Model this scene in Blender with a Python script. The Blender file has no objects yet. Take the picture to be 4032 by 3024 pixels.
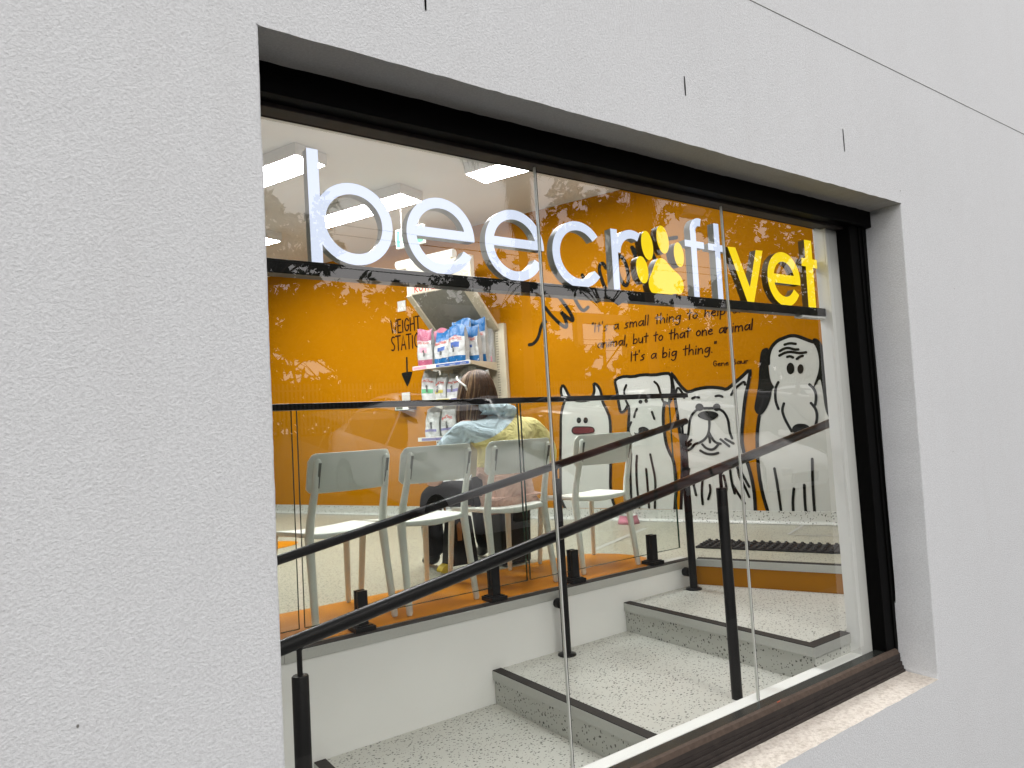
import bpy, bmesh, math, random
from math import radians, sin, cos, pi, sqrt
from mathutils import Vector, Matrix
from mathutils.geometry import tessellate_polygon
rnd = random.Random(7)
S = bpy.context.scene
# ------------------------------------------------------------------ camera, sky, sun, exposure
cam_d = bpy.data.cameras.new('camera'); cam = bpy.data.objects.new('camera', cam_d); S.collection.objects.link(cam); S.camera = cam
CX = Vector((0.81424588, -0.57762957, -0.05785953)); CY = Vector((-0.01102581, 0.08426248, -0.99638259)); CZ = Vector((0.58041543, 0.81193837, 0.06224155))
m = Matrix((( CX.x, -CY.x, -CZ.x, 0.0), (CX.y, -CY.y, -CZ.y, -1.6), (CX.z, -CY.z, -CZ.z, 0.0), (0, 0, 0, 1)))
cam.matrix_world = m
cam_d.sensor_fit = 'HORIZONTAL'; cam_d.sensor_width = 36.0; cam_d.lens = 36.0 * 2790 / 4032
cam_d.clip_start = 0.05; cam_d.clip_end = 2000
W_ = bpy.data.worlds.new('World'); S.world = W_; W_.use_nodes = True
nt = W_.node_tree; nt.nodes.clear()
sky = nt.nodes.new('ShaderNodeTexSky'); sky.sky_type = 'NISHITA'; sky.sun_disc = False; sky.sun_elevation = radians(48); sky.sun_rotation = radians(187)
sky.air_density = 1.5; sky.dust_density = 4.0
mixc = nt.nodes.new('ShaderNodeMixRGB'); mixc.inputs[0].default_value = 0.86; mixc.inputs[2].default_value = (17.6, 16.9, 16.7, 1)
wbg = nt.nodes.new('ShaderNodeBackground'); wbg.inputs[1].default_value = 0.1
wout = nt.nodes.new('ShaderNodeOutputWorld')
nt.links.new(sky.outputs[0], mixc.inputs[1]); nt.links.new(mixc.outputs[0], wbg.inputs[0]); nt.links.new(wbg.outputs[0], wout.inputs[0])
sd = bpy.data.lights.new('sun', 'SUN'); sd.energy = 0.8; sd.angle = radians(12); sd.color = (1.0, 0.97, 0.93)
so = bpy.data.objects.new('sun', sd); S.collection.objects.link(so)
so.rotation_euler = Vector((0.08, 0.66, -0.75)).to_track_quat('-Z', 'Y').to_euler(); so.location = (-8, -12, 14)
S.view_settings.view_transform = 'Standard'; S.view_settings.look = 'None'; S.view_settings.exposure = 0.0; S.view_settings.gamma = 1.0
S.render.engine = 'CYCLES'
cy = S.cycles; cy.use_denoising = True; cy.use_adaptive_sampling = True; cy.adaptive_threshold = 0.02; cy.max_bounces = 10; cy.transparent_max_bounces = 16
cy.diffuse_bounces = 5; cy.glossy_bounces = 5; cy.sample_clamp_indirect = 6.0; cy.caustics_reflective = False; cy.caustics_refractive = False

# ------------------------------------------------------------------ materials
def newmat(name):
    mt = bpy.data.materials.new(name); mt.use_nodes = True; return mt, mt.node_tree, mt.node_tree.nodes['Principled BSDF']
def N(t, k, **kw):
    n = t.nodes.new(k)
    for a, b in kw.items(): setattr(n, a, b)
    return n
def pmat(name, col, rough=0.5, metal=0.0, var=0.06, vscale=8.0, bump=0.0, bscale=60.0, emis=None, estr=0.0, spec=0.28, col2=None, coat=0.0):
    mt, t, b = newmat(name)
    g = N(t, 'ShaderNodeNewGeometry')
    nz = N(t, 'ShaderNodeTexNoise'); nz.inputs['Scale'].default_value = vscale; nz.inputs['Detail'].default_value = 5
    t.links.new(g.outputs['Position'], nz.inputs['Vector'])
    r = N(t, 'ShaderNodeMixRGB')
    c = col; c2 = col2 or tuple(max(0, x * (1 - var * 2.2)) for x in col)
    r.inputs[1].default_value = (*c2, 1); r.inputs[2].default_value = (*tuple(min(1, x * (1 + var)) for x in c), 1)
    t.links.new(nz.outputs[0], r.inputs[0]); t.links.new(r.outputs[0], b.inputs['Base Color'])
    b.inputs['Roughness'].default_value = rough; b.inputs['Metallic'].default_value = metal; b.inputs['Specular IOR Level'].default_value = spec
    if coat: b.inputs['Coat Weight'].default_value = coat
    if bump:
        n2 = N(t, 'ShaderNodeTexNoise'); n2.inputs['Scale'].default_value = bscale; n2.inputs['Detail'].default_value = 4
        t.links.new(g.outputs['Position'], n2.inputs['Vector'])
        bp = N(t, 'ShaderNodeBump'); bp.inputs['Strength'].default_value = 1.0; bp.inputs['Distance'].default_value = bump
        t.links.new(n2.outputs[0], bp.inputs['Height']); t.links.new(bp.outputs[0], b.inputs['Normal'])
    if emis: b.inputs['Emission Color'].default_value = (*emis, 1); b.inputs['Emission Strength'].default_value = estr
    return mt
def stucco(name, col, dirt=None, bd=0.0023, dirtscale=9.0, amount=0.0, streak=False):
    mt, t, b = newmat(name); g = N(t, 'ShaderNodeNewGeometry')
    n1 = N(t, 'ShaderNodeTexNoise'); n1.inputs['Scale'].default_value = 165; n1.inputs['Detail'].default_value = 4; n1.inputs['Roughness'].default_value = 0.62; n1.inputs['Distortion'].default_value = 0.0
    n2 = N(t, 'ShaderNodeTexNoise'); n2.inputs['Scale'].default_value = 1.3; n2.inputs['Detail'].default_value = 5
    n3 = N(t, 'ShaderNodeTexNoise'); n3.inputs['Scale'].default_value = 600; n3.inputs['Detail'].default_value = 2
    mr_ = N(t, 'ShaderNodeMapping'); mr_.inputs['Rotation'].default_value = (0.7, 0.45, 0.95); t.links.new(g.outputs['Position'], mr_.inputs[0])
    for n in (n1, n2, n3): t.links.new(mr_.outputs[0], n.inputs['Vector'])
    ad = N(t, 'ShaderNodeMath', operation='MULTIPLY_ADD'); ad.inputs[1].default_value = 0.0
    t.links.new(n3.outputs[0], ad.inputs[0]); t.links.new(n1.outputs[0], ad.inputs[2])
    bp = N(t, 'ShaderNodeBump'); bp.inputs['Distance'].default_value = bd; bp.inputs['Strength'].default_value = 1
    t.links.new(ad.outputs[0], bp.inputs['Height']); t.links.new(bp.outputs[0], b.inputs['Normal'])
    mx = N(t, 'ShaderNodeMixRGB'); mx.inputs[1].default_value = (*[c * 0.93 for c in col], 1); mx.inputs[2].default_value = (*col, 1)
    t.links.new(n2.outputs[0], mx.inputs[0]); last = mx
    gr = N(t, 'ShaderNodeMapRange'); gr.inputs[1].default_value = 0.32; gr.inputs[2].default_value = 0.68; gr.inputs[3].default_value = 0.87; gr.inputs[4].default_value = 1.05; t.links.new(n1.outputs[0], gr.inputs[0])
    gm = N(t, 'ShaderNodeVectorMath', operation='SCALE'); t.links.new(mx.outputs[0], gm.inputs[0]); t.links.new(gr.outputs[0], gm.inputs['Scale']); mx = gm; last = gm
    if streak:
        mp = N(t, 'ShaderNodeMapping'); mp.inputs['Scale'].default_value = (5, 5, 0.5); t.links.new(g.outputs['Position'], mp.inputs[0])
        n5 = N(t, 'ShaderNodeTexNoise'); n5.inputs['Scale'].default_value = 1.6; n5.inputs['Detail'].default_value = 7; t.links.new(mp.outputs[0], n5.inputs['Vector'])
        m5 = N(t, 'ShaderNodeMapRange'); m5.inputs[1].default_value = 0.5; m5.inputs[2].default_value = 0.8; m5.inputs[4].default_value = 0.07; t.links.new(n5.outputs[0], m5.inputs[0])
        x5 = N(t, 'ShaderNodeMixRGB'); x5.inputs[2].default_value = (0.46, 0.43, 0.41, 1); t.links.new(m5.outputs[0], x5.inputs[0]); t.links.new(mx.outputs[0], x5.inputs[1]); last = x5
    if dirt:
        n4 = N(t, 'ShaderNodeTexNoise'); n4.inputs['Scale'].default_value = dirtscale; n4.inputs['Detail'].default_value = 8; n4.inputs['Roughness'].default_value = 0.7
        t.links.new(g.outputs['Position'], n4.inputs['Vector'])
        mr = N(t, 'ShaderNodeMapRange'); mr.inputs[1].default_value = 0.45; mr.inputs[2].default_value = 0.75; mr.inputs[4].default_value = amount
        t.links.new(n4.outputs[0], mr.inputs[0])
        m2 = N(t, 'ShaderNodeMixRGB'); m2.inputs[2].default_value = (*dirt, 1)
        t.links.new(mr.outputs[0], m2.inputs[0]); t.links.new(mx.outputs[0], m2.inputs[1]); last = m2
    t.links.new(last.outputs[0], b.inputs['Base Color']); b.inputs['Roughness'].default_value = 0.85; b.inputs['Specular IOR Level'].default_value = 0.25
    return mt
def terrazzo(name, scale, base=(0.60, 0.60, 0.54), thr=0.2):
    mt, t, b = newmat(name); g = N(t, 'ShaderNodeNewGeometry')
    dn = N(t, 'ShaderNodeTexNoise'); dn.inputs['Scale'].default_value = scale * 1.1
    t.links.new(g.outputs['Position'], dn.inputs['Vector'])
    dm = N(t, 'ShaderNodeVectorMath', operation='MULTIPLY_ADD'); dm.inputs[1].default_value = (0.5 / scale,) * 3
    t.links.new(dn.outputs['Color'], dm.inputs[0]); t.links.new(g.outputs['Position'], dm.inputs[2])
    cols = []
    for k, (sc, th, pr) in enumerate(((scale, thr, 0.35), (scale * 1.6, thr, 0.35))):
        mp = N(t, 'ShaderNodeMapping'); mp.inputs['Rotation'].default_value = (0.3 + k, 0.5, 0.8 + k * 1.3); mp.inputs['Scale'].default_value = (1, 1.5, 1.2)
        t.links.new(dm.outputs[0], mp.inputs[0])
        v = N(t, 'ShaderNodeTexVoronoi'); v.inputs['Scale'].default_value = sc; v.inputs['Randomness'].default_value = 1
        t.links.new(mp.outputs[0], v.inputs['Vector'])
        lt = N(t, 'ShaderNodeMath', operation='LESS_THAN'); lt.inputs[1].default_value = th; t.links.new(v.outputs['Distance'], lt.inputs[0])
        sp = N(t, 'ShaderNodeSeparateColor'); t.links.new(v.outputs['Color'], sp.inputs[0])
        gt = N(t, 'ShaderNodeMath', operation='GREATER_THAN'); gt.inputs[1].default_value = pr; t.links.new(sp.outputs[0], gt.inputs[0])
        ml = N(t, 'ShaderNodeMath', operation='MULTIPLY'); t.links.new(lt.outputs[0], ml.inputs[0]); t.links.new(gt.outputs[0], ml.inputs[1])
        m3 = N(t, 'ShaderNodeMath', operation='MULTIPLY'); m3.inputs[1].default_value = 0.95; t.links.new(ml.outputs[0], m3.inputs[0])
        dk = N(t, 'ShaderNodeMixRGB'); dk.inputs[1].default_value = (0.006, 0.007, 0.006, 1); dk.inputs[2].default_value = (0.13, 0.13, 0.11, 1); t.links.new(sp.outputs[1], dk.inputs[0])
        cols.append((m3, dk))
    nz = N(t, 'ShaderNodeTexNoise'); nz.inputs['Scale'].default_value = 3; nz.inputs['Detail'].default_value = 5; t.links.new(g.outputs['Position'], nz.inputs['Vector'])
    b0 = N(t, 'ShaderNodeMixRGB'); b0.inputs[1].default_value = (*[x * 0.88 for x in base], 1); b0.inputs[2].default_value = (*base, 1); t.links.new(nz.outputs[0], b0.inputs[0])
    last = b0
    for m3, dk in cols:
        mx = N(t, 'ShaderNodeMixRGB'); t.links.new(m3.outputs[0], mx.inputs[0]); t.links.new(last.outputs[0], mx.inputs[1]); t.links.new(dk.outputs[0], mx.inputs[2]); last = mx
    t.links.new(last.outputs[0], b.inputs['Base Color']); b.inputs['Roughness'].default_value = 0.38
    return mt
def glassmat(name, tint=(0.90, 0.93, 0.90), F0=0.075, gain=1.0, gl=(1, 1, 1), rough=0.0):
    mt = bpy.data.materials.new(name); mt.use_nodes = True; t = mt.node_tree; t.nodes.clear()
    g = N(t, 'ShaderNodeNewGeometry'); d = N(t, 'ShaderNodeVectorMath', operation='DOT_PRODUCT'); t.links.new(g.outputs['Normal'], d.inputs[0]); t.links.new(g.outputs['Incoming'], d.inputs[1])
    a = N(t, 'ShaderNodeMath', operation='ABSOLUTE'); t.links.new(d.outputs['Value'], a.inputs[0])
    s = N(t, 'ShaderNodeMath', operation='SUBTRACT'); s.inputs[0].default_value = 1; t.links.new(a.outputs[0], s.inputs[1])
    p = N(t, 'ShaderNodeMath', operation='POWER'); p.inputs[1].default_value = 5; t.links.new(s.outputs[0], p.inputs[0])
    mm = N(t, 'ShaderNodeMath', operation='MULTIPLY_ADD', use_clamp=True); mm.inputs[1].default_value = (1 - F0) * gain; mm.inputs[2].default_value = F0; t.links.new(p.outputs[0], mm.inputs[0])
    tr = N(t, 'ShaderNodeBsdfTransparent'); tr.inputs[0].default_value = (*tint, 1)
    gs = N(t, 'ShaderNodeBsdfGlossy'); gs.inputs['Roughness'].default_value = rough; gs.inputs['Color'].default_value = (*gl, 1)
    mx = N(t, 'ShaderNodeMixShader'); t.links.new(mm.outputs[0], mx.inputs[0]); t.links.new(tr.outputs[0], mx.inputs[1]); t.links.new(gs.outputs[0], mx.inputs[2])
    o = N(t, 'ShaderNodeOutputMaterial'); t.links.new(mx.outputs[0], o.inputs[0]); return mt
def emat(name, col, st, base=(0.8, 0.8, 0.8)):
    return pmat(name, base, 0.4, emis=col, estr=st, var=0.01)
M = dict(
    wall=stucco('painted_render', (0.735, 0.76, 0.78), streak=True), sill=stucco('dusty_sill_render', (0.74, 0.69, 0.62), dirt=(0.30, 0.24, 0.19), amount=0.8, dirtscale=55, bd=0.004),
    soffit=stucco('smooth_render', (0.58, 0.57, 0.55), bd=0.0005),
    groove=pmat('groove', (0.20, 0.20, 0.19), 0.9), black=pmat('black_aluminium', (0.002, 0.002, 0.002), 0.5, spec=0.05), blacksatin=pmat('black_satin_steel', (0.006, 0.006, 0.006), 0.3, var=0.2, vscale=30, spec=0.14),
    dusty=pmat('dusty_black', (0.085, 0.062, 0.048), 0.9, var=0.4, vscale=50, bump=0.0015, bscale=300, col2=(0.035, 0.025, 0.02)), dustdark=pmat('weathered_black', (0.035, 0.028, 0.025), 0.55, var=0.4, vscale=25, col2=(0.012, 0.01, 0.01)),
    seal=pmat('dark_glazing_strip', (0.02, 0.022, 0.02), 0.25), steel=pmat('joint_edge', (0.72, 0.74, 0.70), 0.2, metal=0.2), alu=pmat('brushed_aluminium', (0.50, 0.51, 0.48), 0.42, metal=0.25, vscale=90, var=0.05),
    grip=pmat('charcoal_grip', (0.022, 0.018, 0.015), 0.75, vscale=60, var=0.2), white=pmat('white_paint', (0.80, 0.81, 0.79), 0.55, vscale=3, var=0.03), ceil=pmat('ceiling_paint', (0.63, 0.64, 0.65), 0.8, vscale=2, var=0.02),
    orange=pmat('orange_paint', (0.36, 0.142, 0.0003), 0.7, vscale=2.5, var=0.03, spec=0.04), ovinyl=pmat('orange_vinyl', (0.50, 0.18, 0.001), 0.4, spec=0.2, vscale=5, var=0.06),
    terr=terrazzo('speckled_vinyl_floor', 46, base=(0.38, 0.37, 0.29), thr=0.28), terr2=terrazzo('speckled_vinyl_tread', 44, base=(0.57, 0.575, 0.53), thr=0.25), terr3=terrazzo('speckled_vinyl_riser', 34, base=(0.49, 0.50, 0.46), thr=0.24),
    glass=glassmat('shop_glass', (0.95, 0.96, 0.945), 0.105, 1.05), bglass=glassmat('balustrade_glass', (0.95, 0.97, 0.955), 0.014, 0.35), gedge=pmat('green_glass_edge', (0.02, 0.05, 0.035), 0.15),
    panel=emat('light_panel', (0.98, 0.98, 1.0), 58), lhouse=pmat('light_housing', (0.62, 0.62, 0.60), 0.5),
    lface=emat('letter_face_white', (0.73, 0.81, 1.0), 1.0, (0.2, 0.2, 0.22)), yface=emat('letter_face_yellow', (1.0, 0.73, 0.004), 1.0, (0.3, 0.2, 0.002)), lside=pmat('letter_return_grey', (0.40, 0.42, 0.40), 0.35), yside=pmat('letter_return_bronze', (0.10, 0.055, 0.006), 0.35),
    decw=pmat('decal_white', (0.47, 0.48, 0.45), 0.6, spec=0.1, vscale=3, var=0.03), deck=pmat('decal_black', (0.008, 0.008, 0.006), 0.6, spec=0.08), decr=pmat('decal_maroon', (0.09, 0.004, 0.008), 0.4), ink=pmat('ink_dark_brown', (0.018, 0.003, 0.002), 0.6, spec=0.08),
    plastic=pmat('white_plastic', (0.80, 0.82, 0.77), 0.4, vscale=4, var=0.02), slot=pmat('slot_shadow_grey', (0.14, 0.15, 0.13), 0.6),
    skin=pmat('skin', (0.50, 0.26, 0.17), 0.5), hair=pmat('brown_hair', (0.075, 0.038, 0.020), 0.45, var=0.5, vscale=45, col2=(0.018, 0.009, 0.005)), hairl=pmat('blonde_strand', (0.30, 0.19, 0.10), 0.45, var=0.3, vscale=40),
    trouser=pmat('black_trousers', (0.008, 0.008, 0.009), 0.9, bump=0.002, bscale=60, spec=0.1), bag=pmat('black_bag_leather', (0.008, 0.008, 0.008), 0.45), tan=pmat('tan_strap', (0.42, 0.20, 0.08), 0.5),
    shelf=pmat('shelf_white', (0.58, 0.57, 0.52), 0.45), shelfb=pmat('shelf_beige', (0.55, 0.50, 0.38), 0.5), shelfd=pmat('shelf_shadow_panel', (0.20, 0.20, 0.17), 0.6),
    foil=pmat('foil_white', (0.43, 0.44, 0.43), 0.18, vscale=14, var=0.08, bump=0.025, bscale=20), bluef=pmat('foil_blue', (0.012, 0.095, 0.25), 0.25, bump=0.006, bscale=24), dblue=pmat('label_blue', (0.05, 0.10, 0.30), 0.4),
    lblue=pmat('foil_pale_blue', (0.35, 0.52, 0.62), 0.25, bump=0.008, bscale=24), pinkf=pmat('foil_pink', (0.30, 0.075, 0.125), 0.28, bump=0.006, bscale=24), rose=pmat('label_rose', (0.60, 0.28, 0.34), 0.4), green=pmat('label_green', (0.10, 0.32, 0.16), 0.4),
    gold=pmat('label_gold', (0.42, 0.36, 0.08), 0.4), violet=pmat('label_violet', (0.18, 0.17, 0.32), 0.4), maroon=pmat('label_maroon', (0.13, 0.035, 0.03), 0.4), red=pmat('print_red', (0.45, 0.03, 0.02), 0.4), grey=pmat('print_grey', (0.10, 0.10, 0.10), 0.5),
    header=emat('lit_header', (1.0, 0.84, 0.58), 0.62, (0.2, 0.2, 0.18)), exitg=pmat('exit_green', (0.03, 0.25, 0.13), 0.4, emis=(0.03, 0.3, 0.16), estr=0.35), exitw=pmat('exit_white', (0.8, 0.85, 0.8), 0.4, emis=(0.7, 0.8, 0.7), estr=0.5),
    pink=pmat('pink_bowl', (0.62, 0.24, 0.32), 0.35), rubber=pmat('black_rubber', (0.012, 0.010, 0.009), 0.6), lcd=pmat('display_screen', (0.06, 0.08, 0.05), 0.2), yellow=pmat('yellow_shoe', (0.7, 0.5, 0.03), 0.5), leafr=pmat('dry_leaf', (0.35, 0.06, 0.02), 0.6),
    asphalt=pmat('asphalt', (0.042, 0.042, 0.042), 0.9, bump=0.004, bscale=180), concrete=pmat('concrete_path', (0.08, 0.078, 0.075), 0.85), bark=pmat('bark', (0.11, 0.075, 0.05), 0.9, bump=0.02, bscale=14),
    leafg=pmat('gum_foliage', (0.045, 0.052, 0.018), 0.7, var=0.5, vscale=1.2), leafo=pmat('olive_foliage', (0.075, 0.085, 0.015), 0.7, var=0.5, vscale=1.5), straw=pmat('dead_frond', (0.075, 0.045, 0.018), 0.9, var=0.4),
    fence=pmat('fence_steel', (0.13, 0.13, 0.11), 0.6), pole=pmat('grey_pole', (0.28, 0.26, 0.22), 0.6), tyre=pmat('tyre', (0.015, 0.015, 0.015), 0.8), rim=pmat('alloy_rim', (0.45, 0.46, 0.47), 0.25, metal=0.8), cglass=pmat('car_glass', (0.03, 0.035, 0.04), 0.05), lamp=pmat('headlight', (0.6, 0.6, 0.6), 0.1),
    carw=pmat('car_white', (0.72, 0.73, 0.74), 0.15, coat=1, var=0.01), cars=pmat('car_silver', (0.38, 0.39, 0.40), 0.2, metal=0.5, coat=1, var=0.01), carr=pmat('car_red', (0.14, 0.012, 0.012), 0.2, coat=1, var=0.01), card=pmat('car_dark', (0.03, 0.035, 0.045), 0.15, coat=1, var=0.01),
    brick=pmat('brick_wall', (0.22, 0.10, 0.06), 0.85), tiles=pmat('roof_tiles', (0.24, 0.11, 0.07), 0.8))

# hoodie with colour blocks (blue yoke, yellow middle, pink hem)
def hoodie_mat():
    mt, t, b = newmat('colour_block_fleece'); g = N(t, 'ShaderNodeNewGeometry'); sp = N(t, 'ShaderNodeSeparateXYZ'); t.links.new(g.outputs['Position'], sp.inputs[0])
    k = N(t, 'ShaderNodeMath', operation='MULTIPLY_ADD'); k.inputs[1].default_value = -0.53; t.links.new(sp.outputs[0], k.inputs[0]); t.links.new(sp.outputs[2], k.inputs[2])
    blue = N(t, 'ShaderNodeMath', operation='GREATER_THAN'); blue.inputs[1].default_value = -1.277; t.links.new(k.outputs[0], blue.inputs[0])
    pk = N(t, 'ShaderNodeMath', operation='LESS_THAN'); pk.inputs[1].default_value = -0.222; t.links.new(sp.outputs[2], pk.inputs[0])
    a = N(t, 'ShaderNodeMixRGB'); a.inputs[1].default_value = (0.66, 0.58, 0.24, 1); a.inputs[2].default_value = (0.46, 0.56, 0.62, 1); t.links.new(blue.outputs[0], a.inputs[0])
    c = N(t, 'ShaderNodeMixRGB'); c.inputs[2].default_value = (0.66, 0.42, 0.34, 1); t.links.new(pk.outputs[0], c.inputs[0]); t.links.new(a.outputs[0], c.inputs[1])
    t.links.new(c.outputs[0], b.inputs['Base Color']); b.inputs['Roughness'].default_value = 0.95
    n2 = N(t, 'ShaderNodeTexNoise'); n2.inputs['Scale'].default_value = 8; n2.inputs['Detail'].default_value = 3; n2.inputs['Distortion'].default_value = 1.0; t.links.new(g.outputs['Position'], n2.inputs['Vector'])
    bp = N(t, 'ShaderNodeBump'); bp.inputs['Distance'].default_value = 0.075; bp.inputs['Strength'].default_value = 1; t.links.new(n2.outputs[0], bp.inputs['Height']); t.links.new(bp.outputs[0], b.inputs['Normal'])
    return mt
M['hoodie'] = hoodie_mat()

# ------------------------------------------------------------------ mesh helpers
class MB:
    def __init__(s): s.v = []; s.f = []; s.sm = []
    def add(s, vs, fs, smooth=False):
        o = len(s.v); s.v += [tuple(x) for x in vs]; s.f += [tuple(i + o for i in f) for f in fs]; s.sm += [smooth] * len(fs); return s
    def box(s, a, b, f=None):
        x0, y0, z0 = [min(a[i], b[i]) for i in range(3)]; x1, y1, z1 = [max(a[i], b[i]) for i in range(3)]
        vs = [Vector(p) for p in ((x0, y0, z0), (x1, y0, z0), (x1, y1, z0), (x0, y1, z0), (x0, y0, z1), (x1, y0, z1), (x1, y1, z1), (x0, y1, z1))]
        if f: vs = [f(p) for p in vs]
        return s.add(vs, [(0, 3, 2, 1), (4, 5, 6, 7), (0, 1, 5, 4), (1, 2, 6, 5), (2, 3, 7, 6), (3, 0, 4, 7)])
    def tube(s, pts, rad, n=12, caps=True):
        pts = [Vector(p) for p in pts]; rs = rad if isinstance(rad, (list, tuple)) else [rad] * len(pts)
        vs = []; up = None
        for i, p in enumerate(pts):
            d = (pts[min(i + 1, len(pts) - 1)] - pts[max(i - 1, 0)]).normalized()
            if up is None: up = Vector((0, 0, 1)) if abs(d.z) < 0.9 else Vector((1, 0, 0))
            u = (up - d * up.dot(d)).normalized(); w = d.cross(u); up = u
            for k in range(n): vs.append(p + (u * cos(2 * pi * k / n) + w * sin(2 * pi * k / n)) * rs[i])
        fs = [(i * n + k, i * n + (k + 1) % n, (i + 1) * n + (k + 1) % n, (i + 1) * n + k) for i in range(len(pts) - 1) for k in range(n)]
        s.add(vs, fs, True)
        if caps:
            s.add([vs[k] for k in range(n)], [tuple(reversed(range(n)))]); s.add([vs[-n + k] for k in range(n)], [tuple(range(n))])
        return s
    def lathe(s, prof, c=(0, 0, 0), n=24):
        c = Vector(c); vs = [c + Vector((r * cos(2 * pi * k / n), r * sin(2 * pi * k / n), z)) for r, z in prof for k in range(n)]
        fs = [(i * n + k, i * n + (k + 1) % n, (i + 1) * n + (k + 1) % n, (i + 1) * n + k) for i in range(len(prof) - 1) for k in range(n)]
        return s.add(vs, fs, True)
    def poly(s, pts2, to3, holes=()):
        """flat filled polygon; to3 maps a 2-D point to 3-D"""
        loops = [[Vector((p[0], p[1], 0)) for p in pts2]] + [[Vector((p[0], p[1], 0)) for p in h] for h in holes]
        tri = tessellate_polygon(loops); allp = [p for l in loops for p in l]
        return s.add([to3(p.x, p.y) for p in allp], [tuple(t) for t in tri])
    def prism(s, pts2, to3a, to3b, holes=(), sides=True, front=True):
        if front: s.poly(pts2, to3a, holes)
        s.poly(pts2, to3b, holes)
        if sides:
            for l in [pts2] + list(holes):
                n = len(l)
                s.add([to3a(*p) for p in l] + [to3b(*p) for p in l], [(i, (i + 1) % n, n + (i + 1) % n, n + i) for i in range(n)])
        return s
    def stroke(s, pts, w, to3, smooth=2, caps=True):
        p = [Vector((a, b)) for a, b in pts]
        for _ in range(smooth):
            if len(p) > 2:
                q = [p[0]]
                for i in range(len(p) - 1): q += [p[i] * 0.75 + p[i + 1] * 0.25, p[i] * 0.25 + p[i + 1] * 0.75]
                p = q + [p[-1]]
        L = []; R = []
        for i in range(len(p)):
            d = p[min(i + 1, len(p) - 1)] - p[max(i - 1, 0)]
            if d.length < 1e-9: d = Vector((1, 0))
            d.normalize(); nn = Vector((-d.y, d.x)) * w / 2; L.append(p[i] + nn); R.append(p[i] - nn)
        vs = [to3(*x) for x in L] + [to3(*x) for x in R]; n = len(L)
        s.add(vs, [(i, i + 1, n + i + 1, n + i) for i in range(n - 1)])
        if caps:
            for e in (0, -1):
                c = p[e]; d = (p[1] - p[0]) if e == 0 else (p[-1] - p[-2]); a0 = math.atan2(d.y, d.x) + (pi / 2 if e == 0 else -pi / 2)
                ring = [to3(c.x + w / 2 * cos(a0 + pi * k / 8), c.y + w / 2 * sin(a0 + pi * k / 8)) for k in range(9)]
                s.add([to3(c.x, c.y)] + ring, [(0, k, k + 1) for k in range(1, 9)])
        return s
    def mesh(s, name):
        me = bpy.data.meshes.new(name); me.from_pydata([tuple(v) for v in s.v], [], s.f)
        me.polygons.foreach_set('use_smooth', s.sm); me.update(); return me
    def build(s, name, mat, parent=None, label=None, cat=None, group=None, kind=None, bevel=0, seg=2, loc=None):
        me = s.mesh(name)
        if bevel or True:
            bm = bmesh.new(); bm.from_mesh(me)
            if bevel: bmesh.ops.remove_doubles(bm, verts=bm.verts, dist=1e-5)
            bmesh.ops.recalc_face_normals(bm, faces=bm.faces)
            bm.to_mesh(me); bm.free()
        o = bpy.data.objects.new(name, me); S.collection.objects.link(o)
        for x in (mat if isinstance(mat, (list, tuple)) else [mat]): me.materials.append(x)
        if bevel:
            md = o.modifiers.new('bevel', 'BEVEL'); md.width = bevel; md.segments = seg; md.limit_method = 'ANGLE'; md.angle_limit = radians(40)
        if parent: o.parent = parent
        if loc: o.location = loc
        tag(o, label, cat, group, kind); return o
def tag(o, label=None, cat=None, group=None, kind=None):
    if label: o['label'] = label
    if cat: o['category'] = cat
    if group: o['group'] = group
    if kind: o['kind'] = kind
def thing(name, label, cat, loc=(0, 0, 0), rz=0, group=None):
    o = bpy.data.objects.new(name, None); S.collection.objects.link(o); o.location = loc; o.rotation_euler = (0, 0, rz); o.empty_display_size = 0.1
    tag(o, label, cat, group); return o
def dup(root, loc, rz, label=None, parent=None):
    r = root.copy(); S.collection.objects.link(r)
    if parent is None: r.location = loc; r.rotation_euler = (0, 0, rz)
    else: r.parent = parent
    if label: r['label'] = label
    for ch in list(root.children): dup(ch, None, 0, None, r)
    return r
XZ = lambda y: (lambda a, b: Vector((a, y, b)))
# back wall frame: u runs along the wall to the right, d out into the room
ND = Vector((0.92636, 0.37661, 0)); BD = Vector((0.37661, -0.92636, 0)); KB = 5.398
def WL(u, d, z): return ND * (KB - d) + BD * u + Vector((0, 0, z))
def WP(d): return lambda u, z: WL(u, d, z)
WLf = lambda p: WL(p.x, p.y, p.z)
ZF, ZA, ZB, ZC, ZD = -0.894, -1.215, -1.053, -1.377, -1.539; ZL = -1.1395; ZT = 2.13
GY = 0.232
# ------------------------------------------------------------------ setting: ground, facade wall
g = MB(); X0, X1 = -40, 160
prof = [(0.0, -2.02), (-2.5, -2.0), (-9, -0.75), (-26, 0.15), (-120, 1.2)]
g.add([(x, y, z) for x in (X0, X1) for y, z in prof], [(i, i + 1, i + 1 + len(prof), i + len(prof)) for i in range(len(prof) - 1)])
g.build('road', M['asphalt'], kind='structure')
g = MB(); g.box((X0, -2.4, -2.1), (X1, -0.002, -1.93)); g.build('pavement', M['concrete'], kind='structure', bevel=0.01)
def ground_z(y):
    for (ya, za), (yb, zb) in zip(prof, prof[1:]):
        if y >= yb: return za + (zb - za) * (y - ya) / (yb - ya)
    return prof[-1][1]
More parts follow.
